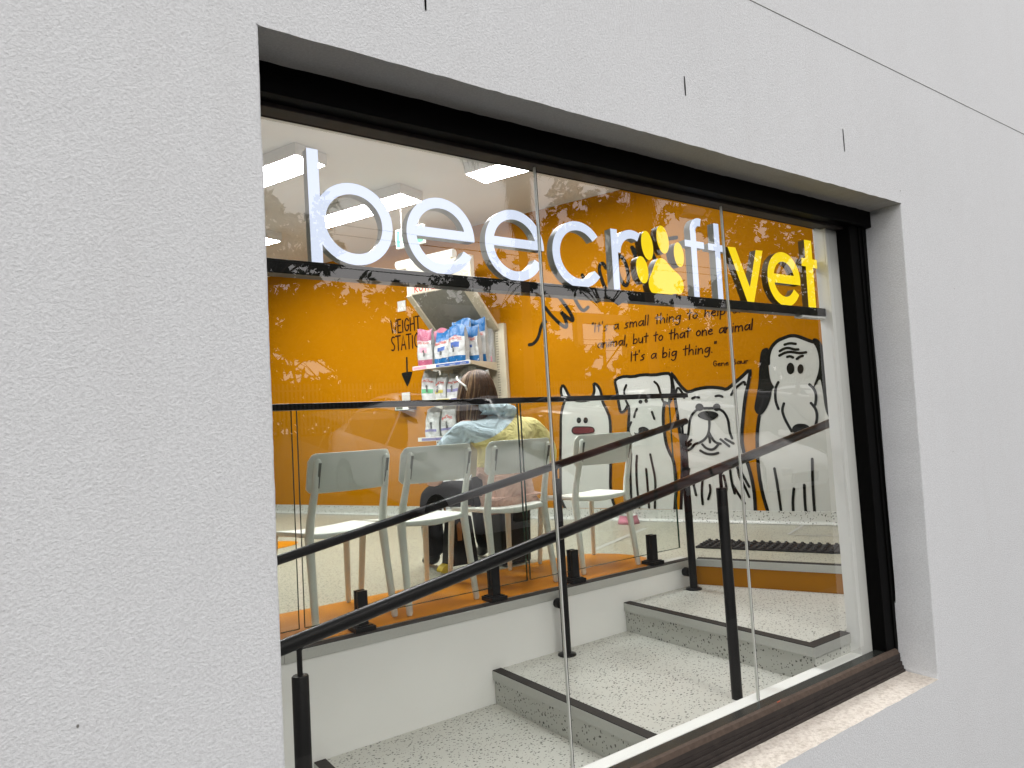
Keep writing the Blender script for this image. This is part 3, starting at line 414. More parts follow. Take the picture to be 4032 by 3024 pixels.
# ------------------------------------------------------------------ mural
MU = {"A":{"body":[[-1.794,-0.787],[-1.83,-0.714],[-1.83,-0.622],[-1.814,-0.333],[-1.791,-0.07],[-1.781,0.075],[-1.756,0.167],[-1.724,0.237],[-1.76,0.286],[-1.761,0.353],[-1.737,0.388],[-1.713,0.355],[-1.681,0.28],[-1.646,0.241],[-1.574,0.22],[-1.487,0.219],[-1.435,0.249],[-1.408,0.292],[-1.407,0.338],[-1.412,0.377],[-1.37,0.354],[-1.34,0.294],[-1.335,0.203],[-1.296,0.124],[-1.267,0.046],[-1.269,-0.081],[-1.283,-0.27],[-1.295,-0.434],[-1.31,-0.585],[-1.3,-0.699],[-1.272,-0.782]],"outline":[[[-1.794,-0.787],[-1.83,-0.714],[-1.83,-0.622],[-1.814,-0.333],[-1.791,-0.07],[-1.781,0.075],[-1.756,0.167],[-1.724,0.237],[-1.76,0.286],[-1.761,0.353],[-1.737,0.388],[-1.713,0.355],[-1.681,0.28],[-1.646,0.241],[-1.574,0.22],[-1.487,0.219],[-1.435,0.249],[-1.408,0.292],[-1.407,0.338],[-1.412,0.377],[-1.37,0.354],[-1.34,0.294],[-1.335,0.203],[-1.296,0.124],[-1.267,0.046],[-1.269,-0.081],[-1.283,-0.27],[-1.295,-0.434],[-1.31,-0.585],[-1.3,-0.699],[-1.272,-0.782]]],"strokes":[],"eyes":[[[-1.587,0.038],[-1.563,0.037],[-1.589,0.01]],[[-1.516,0.034],[-1.492,0.033],[-1.519,0.006]]],"mouth":[[-1.633,-0.021],[-1.462,-0.029],[-1.435,-0.047],[-1.431,-0.071],[-1.452,-0.088],[-1.633,-0.093],[-1.662,-0.076],[-1.67,-0.056],[-1.658,-0.03]]},"B":{"body":[[-1.143,-0.785],[-1.124,-0.524],[-1.106,-0.276],[-1.097,-0.101],[-1.086,-0.002],[-1.076,0.073],[-1.075,0.148],[-1.112,0.1],[-1.15,0.083],[-1.162,0.103],[-1.171,0.179],[-1.177,0.268],[-1.19,0.346],[-1.194,0.378],[-1.165,0.401],[-1.096,0.414],[-1.016,0.4],[-0.922,0.413],[-0.806,0.398],[-0.728,0.405],[-0.659,0.399],[-0.65,0.313],[-0.66,0.217],[-0.681,0.152],[-0.708,0.136],[-0.732,0.155],[-0.75,0.077],[-0.76,-0.019],[-0.754,-0.117],[-0.746,-0.214],[-0.723,-0.288],[-0.69,-0.355],[-0.68,-0.469],[-0.68,-0.589],[-0.697,-0.696],[-0.71,-0.787]],"outline":[[[-1.143,-0.785],[-1.124,-0.524],[-1.106,-0.276],[-1.097,-0.101],[-1.086,-0.002],[-1.074,0.073],[-1.074,0.16],[-1.112,0.1],[-1.15,0.083],[-1.162,0.103],[-1.171,0.179],[-1.177,0.268],[-1.19,0.346],[-1.194,0.378],[-1.165,0.401],[-1.096,0.414],[-1.016,0.4],[-0.922,0.413],[-0.806,0.398],[-0.728,0.405],[-0.659,0.399],[-0.65,0.313],[-0.66,0.217],[-0.681,0.152],[-0.708,0.136],[-0.732,0.155],[-0.75,0.077],[-0.76,-0.019],[-0.754,-0.117],[-0.746,-0.214],[-0.723,-0.288],[-0.69,-0.355],[-0.68,-0.469],[-0.68,-0.589],[-0.697,-0.696],[-0.71,-0.787]]],"strokes":[[[-1.084,0.331],[-1.112,0.282],[-1.102,0.2],[-1.072,0.135]],[[-0.813,0.339],[-0.78,0.306],[-0.766,0.237],[-0.749,0.163],[-0.732,0.143]],[[-0.996,0.109],[-1.018,0.072],[-1.028,0.036]],[[-0.856,0.072],[-0.845,0.036],[-0.837,0.01]],[[-1.06,-0.009],[-1.092,-0.06],[-1.09,-0.112],[-1.048,-0.155]],[[-1.081,-0.291],[-1.101,-0.423],[-1.107,-0.608],[-1.11,-0.774]],[[-1.028,-0.313],[-1.043,-0.424],[-1.047,-0.608],[-1.038,-0.773]],[[-0.948,-0.433],[-0.945,-0.609],[-0.946,-0.772]],[[-0.899,-0.304],[-0.889,-0.376],[-0.869,-0.503],[-0.873,-0.609],[-0.892,-0.776]]],"eyes":[[[-0.957,0.17],[-0.938,0.169],[-0.958,0.152]],[[-0.902,0.174],[-0.885,0.172],[-0.903,0.155]]],"mouth":[[-0.997,-0.064],[-0.963,-0.053],[-0.931,-0.055],[-0.9,-0.074],[-0.885,-0.1],[-0.91,-0.14],[-0.95,-0.164],[-0.994,-0.162],[-1.03,-0.135],[-1.041,-0.093],[-1.023,-0.11],[-0.995,-0.111]]},"C":{"body":[[-0.655,-0.792],[-0.638,-0.648],[-0.614,-0.41],[-0.606,-0.231],[-0.619,-0.075],[-0.627,0.07],[-0.639,0.24],[-0.658,0.417],[-0.624,0.36],[-0.591,0.302],[-0.54,0.238],[-0.505,0.223],[-0.43,0.247],[-0.322,0.253],[-0.229,0.237],[-0.184,0.219],[-0.135,0.253],[-0.051,0.315],[0.024,0.377],[0.018,0.327],[-0.006,0.237],[-0.028,0.17],[-0.045,0.091],[-0.065,-0.022],[-0.086,-0.147],[-0.089,-0.25],[-0.078,-0.33],[-0.051,-0.422],[-0.028,-0.558],[-0.021,-0.671],[-0.025,-0.795]],"outline":[[[-0.655,-0.792],[-0.638,-0.648],[-0.614,-0.41],[-0.606,-0.231],[-0.619,-0.075],[-0.627,0.07],[-0.639,0.24],[-0.658,0.417],[-0.624,0.36],[-0.591,0.302],[-0.54,0.238],[-0.505,0.223],[-0.43,0.247],[-0.322,0.253],[-0.229,0.237],[-0.184,0.219],[-0.135,0.253],[-0.051,0.315],[0.024,0.377],[0.018,0.327],[-0.006,0.237],[-0.028,0.17],[-0.045,0.091],[-0.065,-0.022],[-0.086,-0.147],[-0.089,-0.25],[-0.078,-0.33],[-0.051,-0.422],[-0.028,-0.558],[-0.021,-0.671],[-0.025,-0.795]]],"strokes":[[[-0.626,0.221],[-0.605,0.279],[-0.571,0.235],[-0.553,0.179]],[[-0.147,0.173],[-0.121,0.217],[-0.049,0.269],[-0.029,0.273],[-0.028,0.25]],[[-0.482,0.166],[-0.453,0.178],[-0.423,0.171]],[[-0.278,0.171],[-0.248,0.175],[-0.223,0.163]],[[-0.567,-0.199],[-0.538,-0.139],[-0.52,-0.02],[-0.492,0.032],[-0.449,0.068],[-0.407,0.077],[-0.277,0.071],[-0.221,0.039],[-0.191,-0.021],[-0.186,-0.085],[-0.183,-0.143],[-0.167,-0.19]],[[-0.349,-0.03],[-0.351,-0.088],[-0.367,-0.152],[-0.403,-0.194],[-0.453,-0.219],[-0.49,-0.224],[-0.519,-0.264],[-0.567,-0.283]],[[-0.357,-0.135],[-0.337,-0.183],[-0.311,-0.221],[-0.267,-0.232]],[[-0.423,-0.232],[-0.397,-0.265],[-0.35,-0.282],[-0.314,-0.268],[-0.288,-0.237]],[[-0.358,-0.158],[-0.357,-0.217]],[[-0.444,-0.284],[-0.4,-0.312],[-0.342,-0.32],[-0.294,-0.308]],[[-0.576,-0.238],[-0.517,-0.189]],[[-0.575,-0.259],[-0.523,-0.223]],[[-0.264,-0.195],[-0.197,-0.255]],[[-0.223,-0.194],[-0.159,-0.234]],[[-0.554,-0.438],[-0.571,-0.497]],[[-0.527,-0.566],[-0.511,-0.662]],[[-0.442,-0.514],[-0.461,-0.636],[-0.459,-0.739]],[[-0.385,-0.578],[-0.382,-0.631],[-0.408,-0.697]],[[-0.262,-0.498],[-0.244,-0.602],[-0.26,-0.662]],[[-0.206,-0.447],[-0.198,-0.568],[-0.181,-0.648]],[[-0.142,-0.426],[-0.135,-0.511],[-0.097,-0.586],[-0.065,-0.676]],[[-0.19,-0.58],[-0.148,-0.66],[-0.106,-0.73]],[[-0.112,-0.478],[-0.059,-0.592]]],"eyes":[[[-0.424,0.087],[-0.388,0.084],[-0.426,0.055]],[[-0.276,0.077],[-0.244,0.075],[-0.279,0.045]]],"mouth":[[-0.447,0.021],[-0.427,0.04],[-0.397,0.05],[-0.337,0.052],[-0.279,0.034],[-0.263,0.01],[-0.289,-0.016],[-0.326,-0.031],[-0.361,-0.033],[-0.402,-0.017],[-0.437,-0.001]]},"D":{"body":[[0.067,-0.007],[0.036,-0.153],[0.029,-0.311],[0.026,-0.491],[0.042,-0.648],[0.074,-0.796],[0.677,-0.793],[0.729,-0.142],[0.618,-0.061],[0.595,0.015],[0.553,0.246],[0.255,0.294],[0.139,0.191]],"body2":[[0.173,0.404],[0.175,0.457],[0.191,0.508],[0.215,0.548],[0.257,0.58],[0.308,0.592],[0.349,0.603],[0.388,0.604],[0.426,0.589],[0.482,0.559],[0.523,0.534],[0.541,0.501],[0.552,0.454],[0.557,0.397],[0.553,0.347],[0.539,0.287],[0.518,0.233],[0.502,0.188],[0.515,0.136],[0.514,0.091],[0.498,0.046],[0.509,-0.026],[0.503,-0.076],[0.482,-0.186],[0.297,-0.178],[0.259,-0.037],[0.222,0.031],[0.204,0.149],[0.211,0.206],[0.184,0.245],[0.173,0.299]],"outline":[[[0.066,-0.019],[0.038,-0.153],[0.029,-0.311],[0.026,-0.491],[0.042,-0.648],[0.074,-0.796]],[[0.172,0.404],[0.175,0.457],[0.191,0.508],[0.215,0.548],[0.258,0.585],[0.309,0.6],[0.349,0.611],[0.388,0.609],[0.426,0.595],[0.482,0.563],[0.523,0.543]]],"ears":[[[0.186,0.534],[0.148,0.535],[0.123,0.515],[0.109,0.464],[0.094,0.359],[0.082,0.254],[0.064,0.176],[0.042,0.098],[0.03,0.045],[0.045,0.007],[0.074,-0.016],[0.107,0.009],[0.141,0.059],[0.166,0.115],[0.178,0.172],[0.188,0.198],[0.205,0.209],[0.184,0.245],[0.173,0.299],[0.17,0.378],[0.175,0.457]],[[0.52,0.567],[0.544,0.571],[0.567,0.554],[0.587,0.516],[0.607,0.463],[0.622,0.416],[0.63,0.38],[0.642,0.207],[0.639,0.057],[0.635,-0.063],[0.611,-0.067],[0.593,-0.061],[0.577,-0.025],[0.568,0.036],[0.565,0.112],[0.561,0.189],[0.553,0.258],[0.508,0.182],[0.498,0.194],[0.521,0.243],[0.542,0.297],[0.553,0.347],[0.557,0.397],[0.552,0.454],[0.541,0.501],[0.523,0.534]]],"strokes":[[[0.237,0.246],[0.215,0.211],[0.205,0.149],[0.205,0.086],[0.222,0.031]],[[0.471,0.209],[0.499,0.178],[0.513,0.136],[0.511,0.091],[0.501,0.046]],[[0.267,0.072],[0.248,0.021],[0.259,-0.037],[0.28,-0.09],[0.309,-0.153]],[[0.471,0.061],[0.5,0.02],[0.509,-0.026],[0.503,-0.076],[0.493,-0.108]],[[0.31,0.545],[0.35,0.553],[0.393,0.542]],[[0.269,0.497],[0.302,0.514],[0.337,0.517],[0.38,0.497],[0.409,0.495]],[[0.263,0.461],[0.31,0.482],[0.359,0.482],[0.416,0.463],[0.465,0.466]],[[0.322,0.444],[0.344,0.448],[0.364,0.435]],[[0.394,0.421],[0.414,0.436],[0.439,0.44]],[[0.153,-0.448],[0.167,-0.593],[0.178,-0.794]],[[0.29,-0.61],[0.273,-0.703],[0.271,-0.794]],[[0.37,-0.583],[0.364,-0.692],[0.365,-0.793]],[[0.445,-0.378],[0.432,-0.594],[0.43,-0.794]]],"eyes":[[[0.339,0.349],[0.368,0.346],[0.335,0.302]],[[0.414,0.338],[0.437,0.336],[0.41,0.3]]],"mouth":[[0.31,-0.138],[0.322,-0.112],[0.353,-0.096],[0.391,-0.096],[0.429,-0.105],[0.451,-0.129],[0.448,-0.165],[0.399,-0.183],[0.327,-0.174]]},"W":[[[-1.882,1.017],[-1.918,1.011],[-1.945,0.96],[-1.96,0.908],[-1.992,0.85],[-2.041,0.815],[-2.085,0.813]],[[-1.876,1.155],[-1.813,1.065],[-1.735,0.984],[-1.667,0.929],[-1.649,0.95],[-1.671,1.033],[-1.718,1.103],[-1.663,1.045],[-1.589,0.985],[-1.577,1.0],[-1.628,1.107],[-1.728,1.249]],[[-1.613,1.325],[-1.555,1.203],[-1.481,1.057],[-1.417,1.094]],[[-1.548,1.189],[-1.502,1.221]],[[-1.613,1.325],[-1.56,1.343]],[[-1.456,1.409],[-1.397,1.271],[-1.342,1.129],[-1.288,1.147]],[[-1.207,1.433],[-1.235,1.486],[-1.267,1.479],[-1.278,1.429],[-1.257,1.327],[-1.222,1.231],[-1.182,1.199]],[[-1.068,1.528],[-1.03,1.495],[-0.996,1.4],[-0.989,1.29],[-1.015,1.231],[-1.047,1.255],[-1.082,1.337],[-1.098,1.449],[-1.068,1.528]],[[-0.938,1.576],[-0.904,1.469],[-0.871,1.335]],[[-0.938,1.576],[-0.814,1.436]],[[-0.814,1.436],[-0.778,1.581]],[[-0.778,1.581],[-0.711,1.371]],[[-0.63,1.592],[-0.596,1.39]],[[-0.63,1.592],[-0.518,1.586]],[[-0.613,1.495],[-0.525,1.494]],[[-0.596,1.39],[-0.486,1.386]]]}
OW = 0.028
def decal(name, d, lab):
    b = MB(); b.poly(d['body'], WP(0.002)); o = b.build(name, M['decw'], bw, label=lab)
    if 'body2' in d:
        q = MB(); q.poly(smooth2(d['body2'], 1), WP(0.003)); q.build('head', M['decw'], o)
    k = MB()
    for s_ in d['outline']: k.stroke(s_, OW, WP(0.0042), 1)
    k.build('outline', M['deck'], o)
    k = MB()
    for i, s_ in enumerate(d['strokes']): k.stroke(s_, OW * .76, WP(0.005 + .00004 * i), 2)
    if d['strokes']: k.build('pen_lines', M['deck'], o)
    for e in d.get('ears', []):
        q = MB(); q.poly(smooth2(e, 1), WP(0.0055)); q.build('ear', M['deck'], o)
    for (cx, cz), (ax, az), (bx, bz) in d['eyes']:
        q = MB(); q.poly([(cx + (ax - cx) * cos(t) + (bx - cx) * sin(t), cz + (az - cz) * cos(t) + (bz - cz) * sin(t)) for t in [2 * pi * k / 28 for k in range(28)]], WP(0.0062)); q.build('eye', M['deck'], o)
    q = MB(); q.poly(smooth2(d['mouth'], 2), WP(0.0063)); q.build('nose' if name != 'dog_drawing' else 'mouth', M['decr'] if lab.startswith('small') else M['deck'], o)
    if lab.startswith('small'):
        q = MB(); q.stroke(d['mouth'] + [d['mouth'][0]], OW * .35, WP(0.0068), 2); q.build('mouth_rim', M['deck'], o)
    return o
decal('dog_drawing', MU['A'], 'small white dog drawing with pointed ears and maroon mouth')
decal('dog_drawing', MU['B'], 'white dog drawing with folded floppy ears')
decal('dog_drawing', MU['C'], 'white whiskered dog drawing with tall pointed ears')
decal('dog_drawing', MU['D'], 'tall white hound drawing with long black ears')
k = MB()
for i, s_ in enumerate(MU['W']): k.stroke(s_, 0.034, WP(0.002 + .0001 * i), 2)
k.build('handwritten_welcome', M['deck'], bw, label='large black handwritten WELCOME TO climbing in an arc')
# stroke alphabet (x right, y up, x-height 1)
G = {
 'a': (.9, [[(.75, .85), (.45, 1), (.15, .75), (.08, .3), (.25, .02), (.5, .15), (.72, .6), (.78, .98)], [(.78, .98), (.75, .4), (.82, .02)]]),
 'b': (.85, [[(.12, 1.9), (.1, 1), (.1, 0)], [(.1, .55), (.35, .95), (.65, .8), (.7, .35), (.45, .02), (.12, .1)]]),
 'e': (.8, [[(.1, .55), (.62, .62), (.6, .92), (.35, 1), (.1, .7), (.1, .25), (.35, 0), (.68, .15)]]),
 'g': (.9, [[(.72, .85), (.4, 1), (.12, .65), (.15, .2), (.45, .15), (.7, .6), (.76, .95)], [(.76, .95), (.72, 0), (.6, -.6), (.3, -.75), (.1, -.5)]]),
 'h': (.85, [[(.12, 1.9), (.1, 0)], [(.1, .5), (.4, .98), (.65, .85), (.68, 0)]]),
 'i': (.4, [[(.18, .95), (.16, 0)], [(.2, 1.45), (.2, 1.38)]]),
 'l': (.38, [[(.18, 1.9), (.14, 0)]]),
 'm': (1.3, [[(.1, 1), (.1, 0)], [(.1, .6), (.35, 1), (.55, .85), (.58, 0)], [(.58, .6), (.85, 1), (1.05, .85), (1.1, 0)]]),
 'n': (.88, [[(.1, 1), (.1, 0)], [(.1, .5), (.4, 1), (.66, .85), (.7, 0)]]),
 'o': (.85, [[(.45, 1), (.15, .8), (.08, .35), (.3, 0), (.62, .2), (.7, .7), (.45, 1)]]),
 'p': (.85, [[(.1, 1), (.1, -.7)], [(.1, .6), (.4, 1), (.7, .8), (.65, .25), (.35, .05), (.1, .2)]]),
 's': (.8, [[(.62, .98), (.25, .85), (.25, .6), (.58, .4), (.5, .05), (.1, -.02)]]),
 't': (.75, [[(.38, 1.75), (.34, .9), (.36, 0)], [(.05, 1.12), (.68, 1.2)]]),
 'u': (.88, [[(.1, 1), (.12, .25), (.35, 0), (.62, .3), (.7, 1)], [(.7, 1), (.72, 0)]]),
 'r': (.65, [[(.12, 1), (.12, 0)], [(.12, .6), (.35, .98), (.55, .95)]]),
 ' ': (.75, []), "'": (.3, [[(.14, 1.9), (.12, 1.55)]]), '"': (.42, [[(.1, 1.9), (.08, 1.55)], [(.28, 1.9), (.26, 1.55)]]), ',': (.35, [[(.16, .1), (.05, -.35)]]), '.': (.4, [[(.15, .06), (.17, .0)]]),
 'I': (.4, [[(.15, 1.75), (.13, 0)]]), 'W': (1.15, [[(.05, 2), (.3, 0), (.52, 1.2), (.75, 0), (1.02, 2)]]), 'E': (.8, [[(.12, 2), (.1, 0)], [(.12, 2), (.65, 2)], [(.12, 1.05), (.55, 1.05)], [(.1, 0), (.65, 0)]]),
 'G': (.95, [[(.78, 1.6), (.6, 1.95), (.3, 1.9), (.1, 1.3), (.12, .5), (.4, 0), (.72, .3), (.76, .85)], [(.5, .9), (.82, .9)]]), 'H': (.95, [[(.12, 2), (.1, 0)], [(.1, .95), (.78, 1.05)], [(.78, 2), (.8, 0)]]),
 'T': (.9, [[(.45, 2), (.44, 0)], [(.05, 2), (.85, 2)]]), 'S': (.8, [[(.65, 1.85), (.35, 2), (.12, 1.6), (.25, 1.15), (.55, .85), (.65, .4), (.4, 0), (.1, .15)]]), 'A': (.9, [[(.05, 0), (.42, 2), (.8, 0)], [(.18, .65), (.68, .65)]]),
 'O': (1.0, [[(.5, 2), (.15, 1.6), (.1, .6), (.4, 0), (.75, .3), (.85, 1.3), (.5, 2)]]), 'N': (.95, [[(.12, 0), (.12, 2), (.78, 0), (.8, 2)]]), 'R': (.9, [[(.12, 0), (.12, 2), (.6, 1.9), (.65, 1.3), (.15, 1.0), (.75, 0)]]),
 'Y': (.85, [[(.05, 2), (.4, 1)], [(.78, 2), (.4, 1), (.4, 0)]]), 'L': (.75, [[(.12, 2), (.12, 0), (.65, 0)]]), 'C': (.9, [[(.78, 1.6), (.5, 2), (.15, 1.5), (.12, .6), (.4, 0), (.78, .35)]]), 'B': (.9, [[(.12, 0), (.12, 2), (.6, 1.8), (.6, 1.2), (.15, 1.05), (.7, .8), (.68, .2), (.12, 0)]]),
}
def text(mb, s_, u0, z0, h, width, wgt, to3, slant=0.0, sm=2):
    """h = height of an x-height letter, width = total width of the line"""
    tot = sum(G[c][0] for c in s_); k = width / tot; x = u0; n = 0
    for c in s_:
        adv, sts = G[c]
        for st in sts:
            base = to3(0, 0); n += 1
            mb.stroke([(x + px * k + slant * py * h, z0 + py * h + rnd.uniform(-.01, .01) * h) for px, py in st], wgt, (lambda a, b, e=n: to3(a, b)), sm if c.islower() or c in 'GSOCBR' else 0)
        x += adv * k
    return mb
q = MB(); text(q, '"It\'s a small thing to help one', -1.400, 0.852, 0.047, 1.475, 0.0105, WP(0.003), 0.12); q.build('handwritten_line', M['ink'], bw)
q = MB(); text(q, 'animal, but to that one animal', -1.350, 0.698, 0.047, 1.425, 0.0105, WP(0.003), 0.12); q.build('handwritten_line', M['ink'], bw)
q = MB(); text(q, 'It\'s a big thing."', -1.030, 0.545, 0.047, 0.79, 0.0105, WP(0.003), 0.12); q.build('handwritten_line', M['ink'], bw)
q = MB(); text(q, 'Gene Baur', -0.281, 0.424, 0.024, 0.295, 0.0068, WP(0.003), 0.0); q.build('printed_name', M['ink'], bw)
q = MB(); text(q, 'WEIGHT', -3.885, 1.140, 0.073, 0.435, 0.0172, WP(0.003)); q.build('painted_word', M['ink'], bw)
q = MB(); text(q, 'STATION', -3.895, 0.944, 0.080, 0.51, 0.0172, WP(0.003)); q.build('painted_word', M['ink'], bw)
q = MB(); q.stroke([(-3.672, .845), (-3.676, .68)], .022, WP(.003), 0); q.poly(smooth2([(-3.755, .688), (-3.60, .690), (-3.60, .67), (-3.672, .53), (-3.69, .53), (-3.76, .67)], 2), WP(.0034)); q.build('down_arrow', M['deck'], bw)

# ------------------------------------------------------------------ stairs, low wall, trims
st = thing('staircase', 'speckled pale steps with metal nosings climbing beside the window', 'stairs', (1.98, .9, ZA))
stl = Vector(st.location)
def step(x0, x1, zt, y0, hr):
    b = MB(); b.box((x0 + .012, y0 + .006, zt - hr), (x1, 1.4835, zt - .004)); o = shift(b, stl).build('step', M['terr3'], st)
    b = MB(); b.box((x0 + .045, y0 + (.045 if y0 < .29 else .0), zt - .004), (x1, 1.4835, zt)); shift(b, stl).build('tread', M['terr2'], o)
    b = MB(); b.box((x0, y0, zt - .044), (x0 + .0455, 1.484, zt + .001)); 
    if y0 < .29: b.box((x0 + .0455, y0, zt - .044), (3.222, y0 + .0455, zt + .001))
    n = shift(b, stl).build('nosing', M['alu'], o, bevel=.0015)
    b = MB(); b.box((x0 + .001, y0 + .001, zt + .001), (x0 + .052, 1.482, zt + .0045))
    if y0 < .29: b.box((x0 + .052, y0 + .001, zt + .001), (3.215, y0 + .052, zt + .0045))
    n = shift(b, stl).build('grip_strip', M['grip'], o)
step(2.91, 4.3, ZB, .283, .19); step(1.979, 2.925, ZA, .2945, .19); step(1.049, 2.0, ZC, .2945, .19); step(.119, 1.07, ZD, .2945, .19); step(-3.0, .14, ZD - .162, .2945, .3)
lw = MB(); lw.box((-3.9, 1.485, -2.2), (3.545, 1.60, ZF - .0445)); lo = lw.build('stair_side_wall', M['white'], label='low smooth white wall between the stairs and the raised floor', cat='wall')
b = MB(); b.box((-3.9, 1.479, ZF - .044), (0.94, 1.60, ZF + .001)); b.box((0.9415, 1.479, ZF - .044), (3.552, 1.60, ZF + .001)); b.build('edge_trim', M['alu'], lo, bevel=.0015)
b = MB(); b.box((-3.9, 1.482, ZF + .001), (3.548, 1.535, ZF + .0045)); b.build('grip_strip', M['grip'], lo)
a = Vector((3.552, 1.479, 0)); e = Vector((4.03, 0.31, 0)); dd = (e - a).normalized(); nn = Vector((dd.y, -dd.x, 0)) * -1
if nn.x > 0: nn = -nn
def OR(p): return a + dd * p.x + nn * p.y + Vector((0, 0, p.z))
L_ = (e - a).length
b = MB(); b.box((0, -.1, ZB - .01), (L_, 0, ZF - .0445), OR); ro = b.build('orange_riser', M['orange'], label='bright orange scuffed riser below the raised floor edge', cat='riser')
b = MB(); b.box((0, -.05, ZF - .044), (L_, .006, ZF + .001), OR); b.build('nosing', M['alu'], ro, bevel=.0015)
b = MB(); b.box((0.01, -.04, ZF + .001), (L_, .003, ZF + .0045), OR); b.build('grip_strip', M['grip'], ro)

# ------------------------------------------------------------------ handrails
def rail(name, lab, y, xa, za, xb, zb, r, posts, fl_):
    o = thing(name, lab, 'handrail', (posts[0][0], y, posts[0][1]), 0); ol = Vector(o.location)
    A_, B_ = Vector((xa, y, za)), Vector((xb, y, zb)); D_ = (B_ - A_).normalized()
    b = MB(); b.tube([A_, B_, B_ + D_ * .012 + Vector((0, 0, .0))], [r, r, r * .6], 20); shift(b, ol).build('rail', M['blacksatin'], o)
    for px, pz, sl_, fo in posts:
        zr = za + (px - xa) * (zb - za) / (xb - xa)
        b = MB(); b.tube([(px, y, pz), (px, y, zr - sl_ - .003), (px, y, zr - sl_)], [.0235, .0235, .021], 20); p = shift(b, ol).build('post', M['blacksatin'], o)
        b = MB(); b.tube([(px, y, zr - sl_ - .004), (px, y, zr - r - .006), (px, y, zr - r + .006)], [.0078, .0078, .016], 12); shift(b, ol).build('post_stem', M['blacksatin'], p)
        if fo:
            b = MB(); b.lathe([(0, .012), (.03, .012), (.048, .007), (.05, 0), (0, 0)], (px, y, pz), 28); shift(b, ol).build('base_flange', M['blacksatin'], p)
        if fl_:
            b = MB(); b.tube([(px + .015, 1.450, -.958), (px + .015, 1.484, -.958)], .027, 24); b.tube([(px + .015, 1.455, -.958), (px, y, -.958)], .008, 8); shift(b, ol).build('wall_disc', M['blacksatin'], p)
    return o
rail('handrail', 'black sloping handrail nearest the window glass, running right across', .43, -.6, -.787, 3.475, -.062, .0215, ((.662, ZD, .095, 1), (2.545, ZA, .085, 0)), False)
rail('handrail', 'black sloping handrail on the far side of the stairs by the low wall', 1.405, -.6, -.764, 3.47, -.019, .0205, ((2.405, ZA, .07, 1), (3.435, ZB, .07, 1)), True)

# ------------------------------------------------------------------ glass balustrade
bal = thing('glass_balustrade', 'clear glass balustrade with flat black top rail behind the stairs', 'balustrade', (1.7, 1.56, ZF)); bl = Vector(bal.location)
for xa, xb in ((-.2, 1.034), (1.060, 2.284), (2.306, 3.503), (-1.5, -.225)):
    b = MB(); b.box((xa, 1.554, ZF + .069), (xb, 1.566, .135)); p = shift(b, bl).build('glass_panel', M['bglass'], bal)
    b = MB(); b.box((xa - .0012, 1.5535, ZF + .069), (xa, 1.5665, .135)); b.box((xb, 1.5535, ZF + .069), (xb + .0012, 1.5665, .135)); b.box((xa, 1.5535, ZF + .0675), (xb, 1.5665, ZF + .069)); shift(b, bl).build('polished_edge', M['gedge'], p)
b = MB(); b.box((-1.6, 1.535, .136), (3.665, 1.585, .166)); shift(b, bl).build('top_rail', M['blacksatin'], bal, bevel=.003)
for x in (-.9, .2, 1.326, 2.067, 2.612, 3.253):
    b = MB(); b.box((x - .05, 1.51, ZF + .0045), (x + .05, 1.61, ZF + .026)); b.box((x - .04, 1.52, ZF + .026), (x + .04, 1.60, ZF + .031)); b.box((x - .024, 1.535, ZF + .03), (x + .024, 1.5545, ZF + .185)); b.box((x - .024, 1.5655, ZF + .03), (x + .024, 1.585, ZF + .185)); b.box((x - .024, 1.55, ZF + .03), (x + .024, 1.57, ZF + .068))
    shift(b, bl).build('floor_clamp', M['blacksatin'], bal, bevel=.002)
